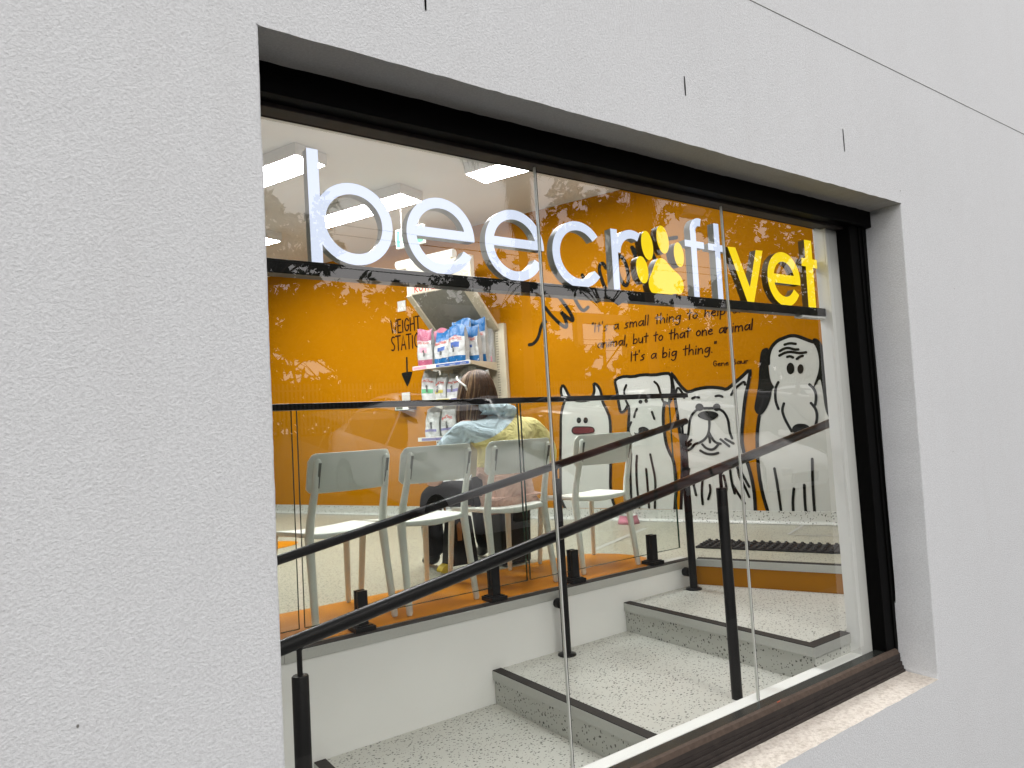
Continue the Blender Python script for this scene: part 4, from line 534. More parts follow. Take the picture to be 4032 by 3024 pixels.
# ------------------------------------------------------------------ chairs
def make_chair():
    t = thing('chair', 'x', 'chair')
    b = MB(); nx, ny = 14, 12; vs = []
    for j in range(ny + 1):
        y = .015 + .43 * j / ny; hw = .198 + .03 * (j / ny)
        e = 0.0
        if j >= ny - 2: e = (.014, .045)[j - ny + 1] if j > ny - 2 else .004
        if j == 0: e = .012
        for i in range(nx + 1):
            x = (hw - e) * (2 * i / nx - 1)
            z = .452 - .012 * (1 - (x / .22) ** 2) * (1 - j / ny * .3) + .006 * cos(j / ny * 3) - .012 * max(0, j / ny - .8) / .2
            vs.append((x, y, z))
    n = len(vs); w1 = nx + 1
    vs2 = [(x * .985, y, z - .034 + .010 * abs(x) / .22) for x, y, z in vs]
    b.add(vs + vs2, [(j * w1 + i, j * w1 + i + 1, (j + 1) * w1 + i + 1, (j + 1) * w1 + i) for j in range(ny) for i in range(nx)] + [(n + j * w1 + i, n + (j + 1) * w1 + i, n + (j + 1) * w1 + i + 1, n + j * w1 + i + 1) for j in range(ny) for i in range(nx)]
          + [(i, n + i, n + i + 1, i + 1) for i in range(nx)] + [(ny * w1 + i, ny * w1 + i + 1, n + ny * w1 + i + 1, n + ny * w1 + i) for i in range(nx)]
          + [(j * w1, (j + 1) * w1, n + (j + 1) * w1, n + j * w1) for j in range(ny)] + [(j * w1 + nx, n + j * w1 + nx, n + (j + 1) * w1 + nx, (j + 1) * w1 + nx) for j in range(ny)], True)
    b.build('seat', M['plastic'], t, bevel=.006)
    b = MB(); nc = 26; vs = []
    for side in (0, 1):
        for i in range(nc + 1):
            x = .218 * (2 * i / nc - 1); ax = abs(x); rc = .036; dr = 0
            if ax > .218 - rc: dr = rc - sqrt(max(0, rc * rc - (ax - .218 + rc) ** 2))
            y = -.048 + .050 * (x / .228) ** 2 + (.0 if side == 0 else .011)
            lo = .640 + dr * .6 + .012 * (1 - (x / .228) ** 2) * 0; hi = .826 - dr
            for k in range(5):
                z = lo + (hi - lo) * k / 4; vs.append((x, y - .045 * (z - .64) / .2, z))
    q = 5; m_ = (nc + 1) * q
    fs = [(i * q + k, (i + 1) * q + k, (i + 1) * q + k + 1, i * q + k + 1) for i in range(nc) for k in range(4)] + [(m_ + i * q + k, m_ + i * q + k + 1, m_ + (i + 1) * q + k + 1, m_ + (i + 1) * q + k) for i in range(nc) for k in range(4)]
    fs += [(i * q, m_ + i * q, m_ + (i + 1) * q, (i + 1) * q) for i in range(nc)] + [(i * q + 4, (i + 1) * q + 4, m_ + (i + 1) * q + 4, m_ + i * q + 4) for i in range(nc)] + [(k, k + 1, m_ + k + 1, m_ + k) for k in range(4)] + [(nc * q + k, m_ + nc * q + k, m_ + nc * q + k + 1, nc * q + k + 1) for k in range(4)]
    b.add(vs, fs, True); back = b.build('backrest', M['plastic'], t, bevel=.003)
    for s_ in (-1, 1):
        b = MB(); b.tube([(s_ * .208, -.03, 0), (s_ * .207, -.028, .012), (s_ * .2, .005, .25), (s_ * .196, .03, .43), (s_ * .192, .012, .53), (s_ * .186, -.03, .66), (s_ * .181, -.062, .79), (s_ * .181, -.066, .80)], [.012, .0165, .0185, .022, .0185, .0165, .0165, .006], 14)
        b.build('leg', M['plastic'], t)
        b = MB(); b.tube([(s_ * .215, .455, 0), (s_ * .215, .453, .012), (s_ * .2, .42, .42)], [.011, .0145, .019], 14); b.build('leg', M['plastic'], t)
        b = MB(); b.box((s_ * .179 - .006, -.0795, .665), (s_ * .179 + .007, -.05, .782), lambda p: Vector((p.x, p.y + .045 * (.782 - p.z) / .12 * .78, p.z))); b.build('slot', M['slot'], back)
    return t
ch = make_chair(); labs = ['white plastic chair closest to the left window edge', 'white plastic chair next to the seated person, on her left', 'white plastic chair that the person in the hoodie sits on', 'white plastic chair standing alone in front of the dog drawings']
for i, (x, y, rz) in enumerate(((1.335, 1.672, radians(6)), (1.806, 1.664, radians(5)), (2.345, 1.68, radians(-1)), (2.985, 1.672, radians(-6)))):
    o = ch if i == 0 else dup(ch, (x, y, ZF), rz)
    o.location = (x, y, ZF + (.0035)); o.rotation_euler = (0, 0, rz); o['label'] = labs[i]; o['group'] = 'white chairs in a row behind the balustrade'

# ------------------------------------------------------------------ food shelf on the back wall
sh = thing('shelf_unit', 'tall white pet food shelf unit with a sloping canopy and lit header', 'shelf', WL(-2.8, .25, ZF)); sl_ = Vector(sh.location)
UL, UR = -3.165, -2.45
def wb(mb, a, b): return mb.box(a, b, WLf)
def wbuild(mb, name, mat, par, **k): return shift(mb, sl_).build(name, mat, par, **k)
b = MB(); wb(b, (UL - .03, .004, ZF), (UR + .01, .03, 1.03)); wbuild(b, 'back_panel', M['shelfb'], sh)
for u in (UR, UL - .11):
    b = MB(); wb(b, (u, .004, ZF), (u + .11, .055, 1.06)); p = wbuild(b, 'upright', M['shelfb'] if u == UR else M['shelf'], sh, bevel=.002)
    q = MB()
    for k in range(46):
        z = .98 - k * .026
        for du in (.012, .027): wb(q, (u + du, .0555, z), (u + du + .007, .0565, z + .013))
    wbuild(q, 'slots', M['grey'], p)
def shelf(z, d, th=.036, strips=()):
    b = MB(); wb(b, (UL, .03, z - .018), (UR, d - .002, z)); p = wbuild(b, 'shelf_board', M['shelf'], sh)
    b = MB(); wb(b, (UL, d - .002, z - th), (UR, d + .012, z + .004)); wbuild(b, 'price_rail', M['shelf'], p, bevel=.002)
    for a_, c_, mt in strips:
        b = MB(); wb(b, (a_, d + .0122, z - th + .006), (c_, d + .0132, z - .004)); wbuild(b, 'price_strip', M[mt], p)
        for k in range(3):
            if mt == 'dblue':
                b = MB(); b.stroke([(a_ + .04 + k * .13, z - .02), (a_ + .11 + k * .13, z - .02)], .006, WP(d + .0136), 0, False); wbuild(b, 'price_print', M['foil'], p)
    b = MB(); vs = [(UR + .001, .05, z - .085), (UR + .001, .05, z), (UR + .001, d, z), (UR + .001, d, z - .03)]
    b.add([WL(*v) for v in vs] + [WL(v[0] + .006, v[1], v[2]) for v in vs], [(0, 1, 2, 3), (7, 6, 5, 4), (0, 4, 5, 1), (1, 5, 6, 2), (2, 6, 7, 3), (3, 7, 4, 0)]); wbuild(b, 'shelf_bracket', M['shelfb'], p)
shelf(.672, .5, strips=((UL + .01, UL + .18, 'rose'), (UL + .30, UR - .01, 'dblue')))
shelf(.33, .47, strips=((UL + .01, UL + .2, 'green'), (UL + .22, UL + .42, 'gold'), (UL + .44, UR - .05, 'violet')))
shelf(-.045, .47, strips=((UL + .05, UL + .4, 'violet'),))
b = MB(); wb(b, (UL - .02, .03, ZF + .002), (UR + .02, .50, ZF + .13)); wbuild(b, 'base_box', M['shelf'], sh, bevel=.004)
b = MB(); wb(b, (UR + .0, .03, ZF + .13), (UR + .012, .30, -.10)); wbuild(b, 'side_panel', M['shelf'], sh)
# canopy
def cq(b, pts, th):
    n = (pts[1] - pts[0]).cross(pts[2] - pts[0]).normalized() * th
    return b.add(pts + [p + n for p in pts], [(0, 1, 2, 3), (7, 6, 5, 4), (0, 4, 5, 1), (1, 5, 6, 2), (2, 6, 7, 3), (3, 7, 4, 0)])
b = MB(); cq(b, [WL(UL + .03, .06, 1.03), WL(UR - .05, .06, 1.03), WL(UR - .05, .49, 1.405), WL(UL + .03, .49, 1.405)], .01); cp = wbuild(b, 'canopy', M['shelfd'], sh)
for u0, u1 in ((UL - .03, UL + .03), (UR - .05, UR + .06)):
    b = MB(); cq(b, [WL(u0, .05, 1.02), WL(u1, .05, 1.02), WL(u1, .50, 1.415), WL(u0, .50, 1.415)], .03); wbuild(b, 'canopy_edge', M['shelfb'], cp)
b = MB(); wb(b, (UL - .03, .44, 1.403), (UR + .06, .505, 1.69)); hd_ = wbuild(b, 'header_box', M['shelfb'], sh, bevel=.003)
b = MB(); wb(b, (UL - .01, .5055, 1.41), (UR + .02, .508, 1.675)); lit = wbuild(b, 'header_panel', M['header'], hd_)
b = MB(); text(b, 'ROYAL', UL + .07, 1.424, .036, .28, .0115, WP(.5095)); wbuild(b, 'header_word', M['red'], hd_)
b = MB(); text(b, 'CANIN', UL + .39, 1.424, .036, .27, .0115, WP(.5095)); wbuild(b, 'header_word', M['red'], hd_)
b = MB(); b.tube([WL(-3.33, .47, 1.745), WL(-2.60, .47, 1.745)], .045, 24); wbuild(b, 'canopy_lamp', M['plastic'], sh)
b = MB(); wb(b, (-3.3, .44, 1.69), (-2.63, .50, 1.72)); wbuild(b, 'lamp_base', M['shelfb'], sh)

# bags: pinched foil pouches
def bag(lab, u, d, z, w, h, t, body, top=None, bottom=None, label=None, lab2=None, tilt=0.0, logo=True, animal=True, seed=1):
    r = random.Random(seed); base = WL(u, d, z); o = thing('food_bag', lab, 'bag', base, 0, 'bags of pet food on the shelf unit')
    ph = [r.uniform(0, 6) for _ in range(4)]
    def P(a, f, side, off=0.0):
        wd = w / 2 * (1.0 - .05 * f + .03 * sin(6 * f + ph[0])) * (1 if f < .93 else 1.04)
        th = t / 2 * max(0.0, (1 - f ** 3.2)) * (sqrt(max(0, 1 - (abs(a) ** 5))) * .35 + .65) + .0015
        dn = side * (th + off + .007 * sin(5 * a + 7 * f + ph[1]) * (1 - f * .6) + .004 * sin(11 * a - 13 * f + ph[3])) + .05 * f * f * sin(ph[2]) * .5
        return ND * (-dn) + BD * (a * wd + tilt * f * h) + Vector((0, 0, f * h + .014 * sin(2.6 * a + ph[3]) * f))
    def sheet(f0, f1, side, off, a0=-1, a1=1, nu=10, nv=12):
        vs = [P(a0 + (a1 - a0) * i / nu, f0 + (f1 - f0) * j / nv, side, off) for j in range(nv + 1) for i in range(nu + 1)]
        return vs, [(j * (nu + 1) + i, j * (nu + 1) + i + 1, (j + 1) * (nu + 1) + i + 1, (j + 1) * (nu + 1) + i) for j in range(nv) for i in range(nu)]
    b = MB()
    for side in (1, -1): b.add(*sheet(0, 1, side, 0), True)
    for a in (-1, 1):
        vs = []; 
        for j in range(13):
            f = j / 12; p0, p1 = P(a, f, 1), P(a, f, -1); mid = (p0 + p1) / 2 - BD * a * .35 * t * (1 - f) * .5; vs += [p0, mid, p1]
        b.add(vs, [(j * 3 + k, j * 3 + k + 1, j * 3 + k + 4, j * 3 + k + 3) for j in range(12) for k in range(2)], True)
    bo = b.build('pouch', M[body], o)
    if top:
        b = MB(); b.add(*sheet(.68, 1, 1, .0012), True); b.build('top_band', M[top], o)
    if bottom:
        b = MB(); b.add(*sheet(0, .16, 1, .0012), True); b.build('bottom_band', M[bottom], o)
    if label:
        b = MB(); b.add(*sheet(*label[1:3], 1, .002, *label[3:5]), True); b.build('label_panel', M[label[0]], o)
    def on(px, pz): return P(px / (w / 2), pz / h, 1, .003)
    if logo:
        b = MB(); text(b, 'ROYAL CANIN', -w * .40, h * .60, h * .026, w * .78, .0042, on); b.stroke([(-w * .42, h * .585), (w * .40, h * .59)], .003, on, 0)
        b.stroke([(-.018, h * .665), (-.012, h * .70), (-.005, h * .675), (0, h * .705), (.005, h * .675), (.012, h * .70), (.018, h * .665), (-.018, h * .665)], .003, on, 0); b.build('brand_print', M['red'], o)
    if animal:
        b = MB(); x0, z0 = r.uniform(-.03, .02), h * .26
        b.poly([(x0 - .012, z0), (x0 - .008, z0 + .035), (x0 - .018, z0 + .052), (x0 - .004, z0 + .07), (x0 + .012, z0 + .062), (x0 + .01, z0 + .04), (x0 + .018, z0 + .02), (x0 + .014, z0)], on); b.build('animal_print', M['grey'], o)
    return o
s1, s2, s3 = .677, .335, -.040
bag('pink topped food bag at the left end of the top shelf', -3.055, .40, s1, .19, .375, .12, 'foil', 'pinkf', 'pinkf', ('rose', .36, .50, -.6, .5), seed=3)
bag('pink topped food bag half hidden behind the front pink one', -2.99, .24, s1, .18, .38, .11, 'foil', 'pinkf', seed=4)
bag('shorter blue topped puppy food bag in the middle of the top shelf', -2.83, .42, s1, .175, .33, .12, 'foil', 'bluef', 'bluef', ('dblue', .38, .50, -.4, .6), seed=5)
bag('taller blue topped food bag at the front right of the top shelf', -2.635, .425, s1, .20, .365, .12, 'foil', 'bluef', 'bluef', ('dblue', .38, .52, -.55, .45), seed=6)
bag('large dark blue topped bag standing behind the front blue bags', -2.70, .29, s1, .22, .44, .11, 'foil', 'bluef', None, None, seed=7)
bag('blue topped bag second in the stack along the right end', -2.555, .30, s1, .18, .36, .10, 'foil', 'bluef', 'bluef', ('dblue', .4, .48, -.5, .3), seed=8)
bag('tall blue and white bag near the rear right of the top shelf', -2.545, .185, s1, .18, .44, .09, 'foil', 'bluef', 'bluef', None, seed=9)
bag('pale beige bag at the very back right of the top shelf', -2.53, .09, s1, .15, .36, .07, 'foil', None, 'rose', None, logo=False, animal=False, seed=10)
bag('white food bag with a green label on the second shelf', -3.065, .36, s2, .185, .30, .13, 'foil', None, None, ('green', .22, .36, -.75, .85), seed=11)
bag('small white food bag with a gold label', -2.905, .38, s2, .135, .245, .10, 'foil', None, None, ('gold', .22, .34, -.7, .7), seed=12)
bag('white food bag with a violet label on the second shelf', -2.755, .34, s2, .18, .25, .12, 'foil', None, None, ('violet', .24, .36, -.9, .9), seed=13)
bag('plain white bag leaning at the rear of the second shelf', -2.83, .17, s2, .19, .31, .10, 'foil', None, None, None, logo=False, animal=False, seed=14)
bag('white bag partly hidden by the seated person\'s head', -2.60, .34, s2, .17, .29, .11, 'foil', None, None, ('rose', .3, .4, -.6, .6), seed=15)
bag('white bag with a maroon label at the right end of the second shelf', -2.535, .22, s2, .20, .27, .10, 'foil', None, None, ('maroon', .30, .48, -.1, .9), logo=False, seed=16)
bag('white food bag with a violet stripe, leftmost on the third shelf', -3.04, .36, s3, .18, .29, .13, 'foil', None, None, ('violet', .18, .26, -.8, .8), logo=False, seed=17)
bag('white food bag with a violet stripe and red print on the third shelf', -2.83, .36, s3, .18, .29, .13, 'foil', None, None, ('violet', .20, .28, -.9, .9), seed=18)
bag('white food bag hidden behind the seated person on the third shelf', -2.6, .34, s3, .18, .28, .13, 'foil', None, None, None, seed=19)
bag('clear topped white food bag on the bottom of the shelf unit', -2.98, .33, ZF + .132, .19, .34, .13, 'foil', None, None, None, seed=20)
bag('white food bag beside the clear topped one on the unit base', -2.74, .33, ZF + .132, .19, .34, .13, 'foil', None, None, ('violet', .2, .3, -.8, .8), seed=21)

# ------------------------------------------------------------------ wall fittings
def outlet(lab, u, z):
    b = MB(); b.box((u - .058, 0.001, z - .058), (u + .058, .012, z + .058), WLf); o = b.build('power_outlet', M['shelf'], label=lab, cat='outlet', bevel=.003)
    for du, dz in ((-.022, .028), (.022, .028), (-.022, -.012), (.022, -.012)):
        q = MB(); q.box((u + du - .009, .012, z + dz - .006), (u + du + .009, .0155, z + dz + .006), WLf); q.build('switch', M['shelf'], o, bevel=.001)
outlet('white four switch plate above the words on the orange wall', -3.705, 1.43)
outlet('white double power outlet just below the black arrow', -3.705, .405)
b = MB(); b.box((-3.80, .002, .262), (-3.565, .10, .315), WLf); o = b.build('scale_display', M['black'], label='small black digital weighing display on the wall', cat='display', bevel=.006)
q = MB(); q.box((-3.785, .1005, .27), (-3.60, .102, .31), WLf); q.build('bezel', M['plastic'], o)
q = MB(); q.box((-3.775, .1022, .276), (-3.68, .103, .305), WLf); q.build('screen', M['lcd'], o)
# hanging exit sign
ex = thing('exit_sign', 'green illuminated exit sign with running figure, hanging from the ceiling', 'sign', WL(-2.53, 1.2, 1.75)); el = Vector(ex.location)
b = MB(); wb(b, (-2.69, 1.185, 1.665), (-2.37, 1.215, 1.832)); shift(b, el).build('sign_box', M['exitw'], ex, bevel=.002)
b = MB(); wb(b, (-2.682, 1.2155, 1.674), (-2.378, 1.2165, 1.824)); shift(b, el).build('sign_face', M['exitg'], ex)
b = MB(); T_ = WP(1.2175)
b.poly([(-2.64, 1.682), (-2.55, 1.682), (-2.55, 1.818), (-2.64, 1.818)], T_); shift(b, el).build('door_symbol', M['exitw'], ex)
b = MB(); T_ = WP(1.2185)
b.poly(ell(-2.583, 1.80, .011, .011, 0, 12), T_)
for s_ in ([(-2.59, 1.785), (-2.60, 1.745)], [(-2.60, 1.745), (-2.58, 1.72), (-2.592, 1.69)], [(-2.60, 1.745), (-2.625, 1.72), (-2.645, 1.72)], [(-2.59, 1.78), (-2.57, 1.765), (-2.555, 1.775)], [(-2.592, 1.782), (-2.618, 1.775), (-2.622, 1.755)]): b.stroke(s_, .012, T_, 0)
shift(b, el).build('running_figure', M['exitg'], ex)
b = MB(); b.stroke([(-2.49, 1.75), (-2.42, 1.75)], .014, WP(1.2175), 0, False); b.stroke([(-2.445, 1.785), (-2.41, 1.75), (-2.445, 1.715)], .014, WP(1.2178), 0, False); shift(b, el).build('arrow_symbol', M['exitw'], ex)
for u in (-2.63, -2.43):
    b = MB(); b.tube([WL(u, 1.2, 1.832), WL(u, 1.2, ZT)], .002, 8); shift(b, el).build('hanger_rod', M['lhouse'], ex)

# ceiling lights: two rows of three battens (n = distance along the wall normal, u = along the wall)
names = ['near row, furthest left', 'near row, middle', 'near row, furthest right', 'far row, furthest left', 'far row, middle', 'far row, furthest right']
first = None; k = 0
for n_ in (2.95, 4.07):
    for u0 in (-5.45, -3.585, -1.715):
        if first is None:
            t = thing('ceiling_light', 'x', 'ceiling light', (0, 0, 0)); first = t
            f2 = lambda p: BD * p.x + ND * p.y + Vector((0, 0, p.z))
            b = MB(); b.box((0, -.15, -.088), (1.2, .15, 0), f2); b.build('housing', M['lhouse'], t, bevel=.004)
            b = MB(); b.box((.012, -.132, -.0925), (1.188, .132, -.0885), f2); b.build('diffuser', M['panel'], t)
        else: t = dup(first, (0, 0, 0), 0)
        t.location = BD * u0 + ND * n_ + Vector((0, 0, ZT)); t['label'] = 'white rectangular ceiling light, ' + names[k]; t['group'] = 'ceiling lights'; k += 1

# ------------------------------------------------------------------ floor things
b = MB()
b.lathe([(0, .003), (.082, .003), (.098, 0.0), (.088, .035), (.078, .068), (.082, .072), (.074, .072), (.066, .02), (0, .018)], (0, 0, 0), 32); bw_ = b.build('pet_bowl', M['pink'], label='pink pet bowl with a steel inside on the floor by the wall', cat='bowl', loc=(4.45, 2.98, ZF))
b = MB(); b.lathe([(0, .022), (.0655, .024), (.0735, .0725), (.076, .0735)], (0, 0, 0), 32); b.build('steel_liner', M['alu'], bw_)
mo = Vector((3.96, 1.77, ZF))
def MF(p): return mo + BD * p.x - ND * p.y * 1.0 + Vector((0, 0, p.z))
b = MB(); b.box((0, -.13, 0.001), (1.0, .13, .014), MF); mt_ = b.build('ribbed_mat', M['rubber'], label='long black ribbed rubber mat lying on the speckled floor', cat='mat', bevel=.003)
q = MB()
for i in range(19):
    q.box((.02 + i * .052, -.125, .014), (.045 + i * .052, .125, .019), MF)
    for j in range(4): q.lathe([(.0, .012), (.009, .011), (.013, 0)], MF(Vector((.032 + i * .052, -.095 + .063 * j, .019))), 10)
q.build('studs', M['rubber'], mt_)
b = MB(); to_ = MF(Vector((1.06, 0, 0)))
for x0, x1, y0, y1 in ((0, .22, -.12, -.112), (0, .22, .112, .12), (0, .008, -.12, .12), (.212, .22, -.12, .12)): b.box((1.02 + x0, y0, .001), (1.02 + x1, y1, .065), MF)
b.box((1.02, -.12, .001), (1.24, .12, .008), MF); b.build('plastic_tray', M['rubber'], label='small open black plastic tray at the end of the ribbed mat', cat='tray', bevel=.003)
def strip(pts, w, name, mat, lab):
    b = MB()
    for (x0, y0), (x1, y1) in zip(pts, pts[1:]):
        a_ = Vector((x0, y0, 0)); c_ = Vector((x1, y1, 0)); d_ = (c_ - a_).normalized(); n_ = Vector((-d_.y, d_.x, 0)) * w / 2
        b.add([p + Vector((0, 0, ZF + .003)) for p in (a_ - n_, c_ - n_, c_ + n_, a_ + n_)], [(0, 1, 2, 3)])
    return b.build(name, mat, kind='structure')
strip([(3.336, 2.224), (4.304, 2.64)], .042, 'floor_strip', M['alu'], '')
strip([(4.30, 2.68), (3.58, 3.03)], .012, 'floor_strip', M['alu'], '')
strip([(5.15, 1.72), (4.651, 1.538), (4.80, 1.16), (5.3, 1.34)], .022, 'floor_strip', M['alu'], '')

# ------------------------------------------------------------------ the seated person
def skin(name, pts, edges, mat, parent, off, sub=2, label=None):
    me = bpy.data.meshes.new(name); me.from_pydata([tuple(Vector(p[:3]) - off) for p in pts], edges, [])
    o = bpy.data.objects.new(name, me); S.collection.objects.link(o)
    md = o.modifiers.new('skin', 'SKIN'); md.use_smooth_shade = True; md.branch_smoothing = 0.6
    for i, p in enumerate(pts):
        sv = me.skin_vertices[0].data[i]; sv.radius = (p[3], p[4] if len(p) > 4 else p[3]); sv.use_root = (i == 0)
    ss = o.modifiers.new('sub', 'SUBSURF'); ss.levels = sub; ss.render_levels = sub
    dg = bpy.context.evaluated_depsgraph_get(); dg.update(); ev = o.evaluated_get(dg); m2 = bpy.data.meshes.new_from_object(ev)
    o.modifiers.clear(); o.data = m2; m2.materials.clear(); m2.materials.append(mat)
    m2.polygons.foreach_set('use_smooth', [True] * len(m2.polygons)); o.parent = parent
    if label: o['label'] = label
    return o
pr = thing('person', 'seated person seen from behind in a blue, yellow and pink hoodie', 'person', (2.40, 1.95, ZF)); pl = Vector(pr.location)
bodyp = [(2.42, 1.97, -.36, .13, .12), (2.45, 2.00, -.20, .13, .11), (2.47, 2.05, -.02, .14, .11), (2.46, 2.10, .09, .07), (2.44, 2.14, .16, .05), (2.41, 2.17, .25, .085, .095), (2.40, 2.19, .32, .07, .07),
         (2.26, 2.10, .03, .06), (2.12, 2.20, -.20, .045), (2.20, 2.44, -.30, .032), (2.23, 2.50, -.31, .026, .03), (2.66, 2.08, .03, .06), (2.80, 2.05, -.21, .045), (2.70, 2.34, -.31, .032), (2.67, 2.40, -.32, .026, .03),
         (2.33, 2.03, -.38, .06), (2.21, 2.42, -.40, .035), (2.31, 2.63, -.80, .02), (2.31, 2.74, -.86, .018, .016), (2.53, 2.04, -.38, .06), (2.57, 2.43, -.40, .035), (2.70, 2.63, -.80, .02), (2.73, 2.74, -.86, .018, .016),
         (2.42, 2.275, .245, .016), (2.325, 2.16, .25, .018, .01), (2.50, 2.17, .25, .018, .01)]
bodye = [(0, 1), (1, 2), (2, 3), (3, 4), (4, 5), (5, 6), (2, 7), (7, 8), (8, 9), (9, 10), (2, 11), (11, 12), (12, 13), (13, 14), (0, 15), (15, 16), (16, 17), (17, 18), (0, 19), (19, 20), (20, 21), (21, 22), (5, 23), (5, 24), (5, 25)]
for h_, (hx, hy, hz) in ((10, (2.23, 2.50, -.31)), (14, (2.67, 2.40, -.32))):
    for k, (dx, dz, L2) in enumerate(((-.028, .004, .062), (-.010, .006, .072), (.008, .005, .068), (.024, 0, .052))):
        i = len(bodyp); bodyp += [(hx + dx, hy + .035, hz + dz, .009), (hx + dx * 1.1, hy + .035 + L2 * .6, hz + dz - .006, .0085), (hx + dx * 1.1, hy + .03 + L2 * .9, hz + dz - .028, .0075)]; bodye += [(h_, i), (i, i + 1), (i + 1, i + 2)]
    i = len(bodyp); sg = 1 if h_ == 10 else -1; bodyp += [(hx + .036 * sg, hy + .015, hz - .005, .010), (hx + .045 * sg, hy + .045, hz - .012, .009)]; bodye += [(h_, i), (i, i + 1)]
skin('body', bodyp, bodye, M['skin'], pr, pl)
hood = [(2.43, 1.95, -.30, .19, .16), (2.455, 1.96, -.15, .20, .16), (2.47, 2.00, -.02, .20, .15), (2.47, 2.05, .07, .13, .11), (2.46, 2.09, .12, .095, .085), (2.43, 1.955, -.385, .185, .165),
        (2.25, 2.06, .00, .10), (2.13, 2.14, -.15, .082), (2.12, 2.20, -.235, .07), (2.17, 2.32, -.28, .06), (2.21, 2.44, -.30, .048),
        (2.70, 2.03, .01, .10), (2.80, 2.00, -.10, .09), (2.835, 2.02, -.22, .08), (2.79, 2.18, -.29, .062), (2.71, 2.33, -.31, .048)]
skin('hoodie', hood, [(0, 1), (1, 2), (2, 3), (3, 4), (0, 5), (2, 6), (6, 7), (7, 8), (8, 9), (9, 10), (2, 11), (11, 12), (12, 13), (13, 14), (14, 15)], M['hoodie'], pr, pl)
skin('hood', [(2.40, 2.00, .135, .045, .04), (2.47, 1.96, .115, .062, .05), (2.55, 1.98, .10, .055, .045), (2.57, 2.06, .115, .04), (2.36, 2.08, .15, .04)], [(0, 1), (1, 2), (2, 3), (0, 4)], M['hoodie'], pr, pl)
skin('trousers', [(2.43, 1.96, -.375, .175, .11), (2.33, 2.06, -.385, .105, .09), (2.24, 2.28, -.385, .088), (2.20, 2.45, -.40, .078), (2.25, 2.54, -.58, .075), (2.31, 2.62, -.82, .078),
                  (2.54, 2.06, -.385, .105, .09), (2.57, 2.28, -.385, .088), (2.58, 2.46, -.40, .078), (2.64, 2.55, -.60, .062), (2.70, 2.62, -.82, .058)], [(0, 1), (1, 2), (2, 3), (3, 4), (4, 5), (0, 6), (6, 7), (7, 8), (8, 9), (9, 10)], M['trouser'], pr, pl)
skin('boot', [(2.315, 2.63, -.80, .05), (2.32, 2.66, -.855, .042, .034), (2.31, 2.78, -.862, .038, .028)], [(0, 1), (1, 2)], M['bag'], pr, pl)
skin('boot', [(2.70, 2.63, -.76, .045), (2.72, 2.67, -.855, .042, .034), (2.73, 2.78, -.862, .038, .028)], [(0, 1), (1, 2)], M['bag'], pr, pl)
hc = Vector((2.405, 2.15, .262)); b = MB(); nu, nv = 32, 20
for j in range(nv + 1):
    for i in range(nu):
        th = pi * j / nv; a = 2 * pi * i / nu; x, y, z = sin(th) * cos(a), sin(th) * sin(a), cos(th)
        b.v.append(tuple(hc + Vector((x * .098, y * (.112 if y < 0 else .085), z * (.118 if z > 0 else .10))) + Vector((-.02 * max(0, -z), 0, 0))))
b.f = [(j * nu + i, j * nu + (i + 1) % nu, (j + 1) * nu + (i + 1) % nu, (j + 1) * nu + i) for j in range(nv) for i in range(nu)]; b.sm = [True] * len(b.f)
hp = shift(b, pl).build('hair', M['hair'], pr); strands = [MB(), MB()]
for i in range(230):
    a = radians(rnd.uniform(-125, 95)); f_ = rnd.uniform(.97, 1.07); right = a > radians(25); s_, c_ = sin(a), cos(a); jx = rnd.uniform(-.012, .012)
    e_ = -.14 - rnd.uniform(0, .04) if right else -.19 - rnd.uniform(.0, .11) * (1 if a < 0 else .5)
    pts = [hc + Vector((jx * .5, -.01, .118)), hc + Vector((s_ * .062 * f_, -c_ * .072 * f_, .097)), hc + Vector((s_ * .099 * f_, -c_ * .112 * f_, .02)), hc + Vector((s_ * .102 * f_ + (.012 if right else -.018) + jx, -c_ * .112 * f_, -.08)),
           hc + Vector((s_ * .085 + (.03 if right else -.045) + jx * 2, -c_ * .09 - .015, e_))]
    q_ = [pts[0]]
    for k in range(len(pts) - 1): q_ += [pts[k] * .75 + pts[k + 1] * .25, pts[k] * .25 + pts[k + 1] * .75]
    q_.append(pts[-1]); n_ = len(q_)
    b = MB(); b.tube(q_, [.003 + .004 * sin(pi * k / (n_ - 1)) for k in range(n_)], 5, False)
    strands[1 if (a < radians(-25) and rnd.random() < .4) else 0].add(b.v, b.f, True)
shift(strands[0], pl).build('hair_strands', M['hair'], hp); shift(strands[1], pl).build('hair_strands', M['hairl'], hp, label='lighter blonde strands on the left')
b = MB(); b.tube([(2.300, 2.11, .275), (2.298, 2.16, .30), (2.305, 2.22, .33), (2.33, 2.255, .345)], .006, 8); b.tube([(2.300, 2.11, .275), (2.303, 2.10, .25), (2.308, 2.11, .235)], .006, 8); shift(b, pl).build('white_sunglasses', M['plastic'], pr)
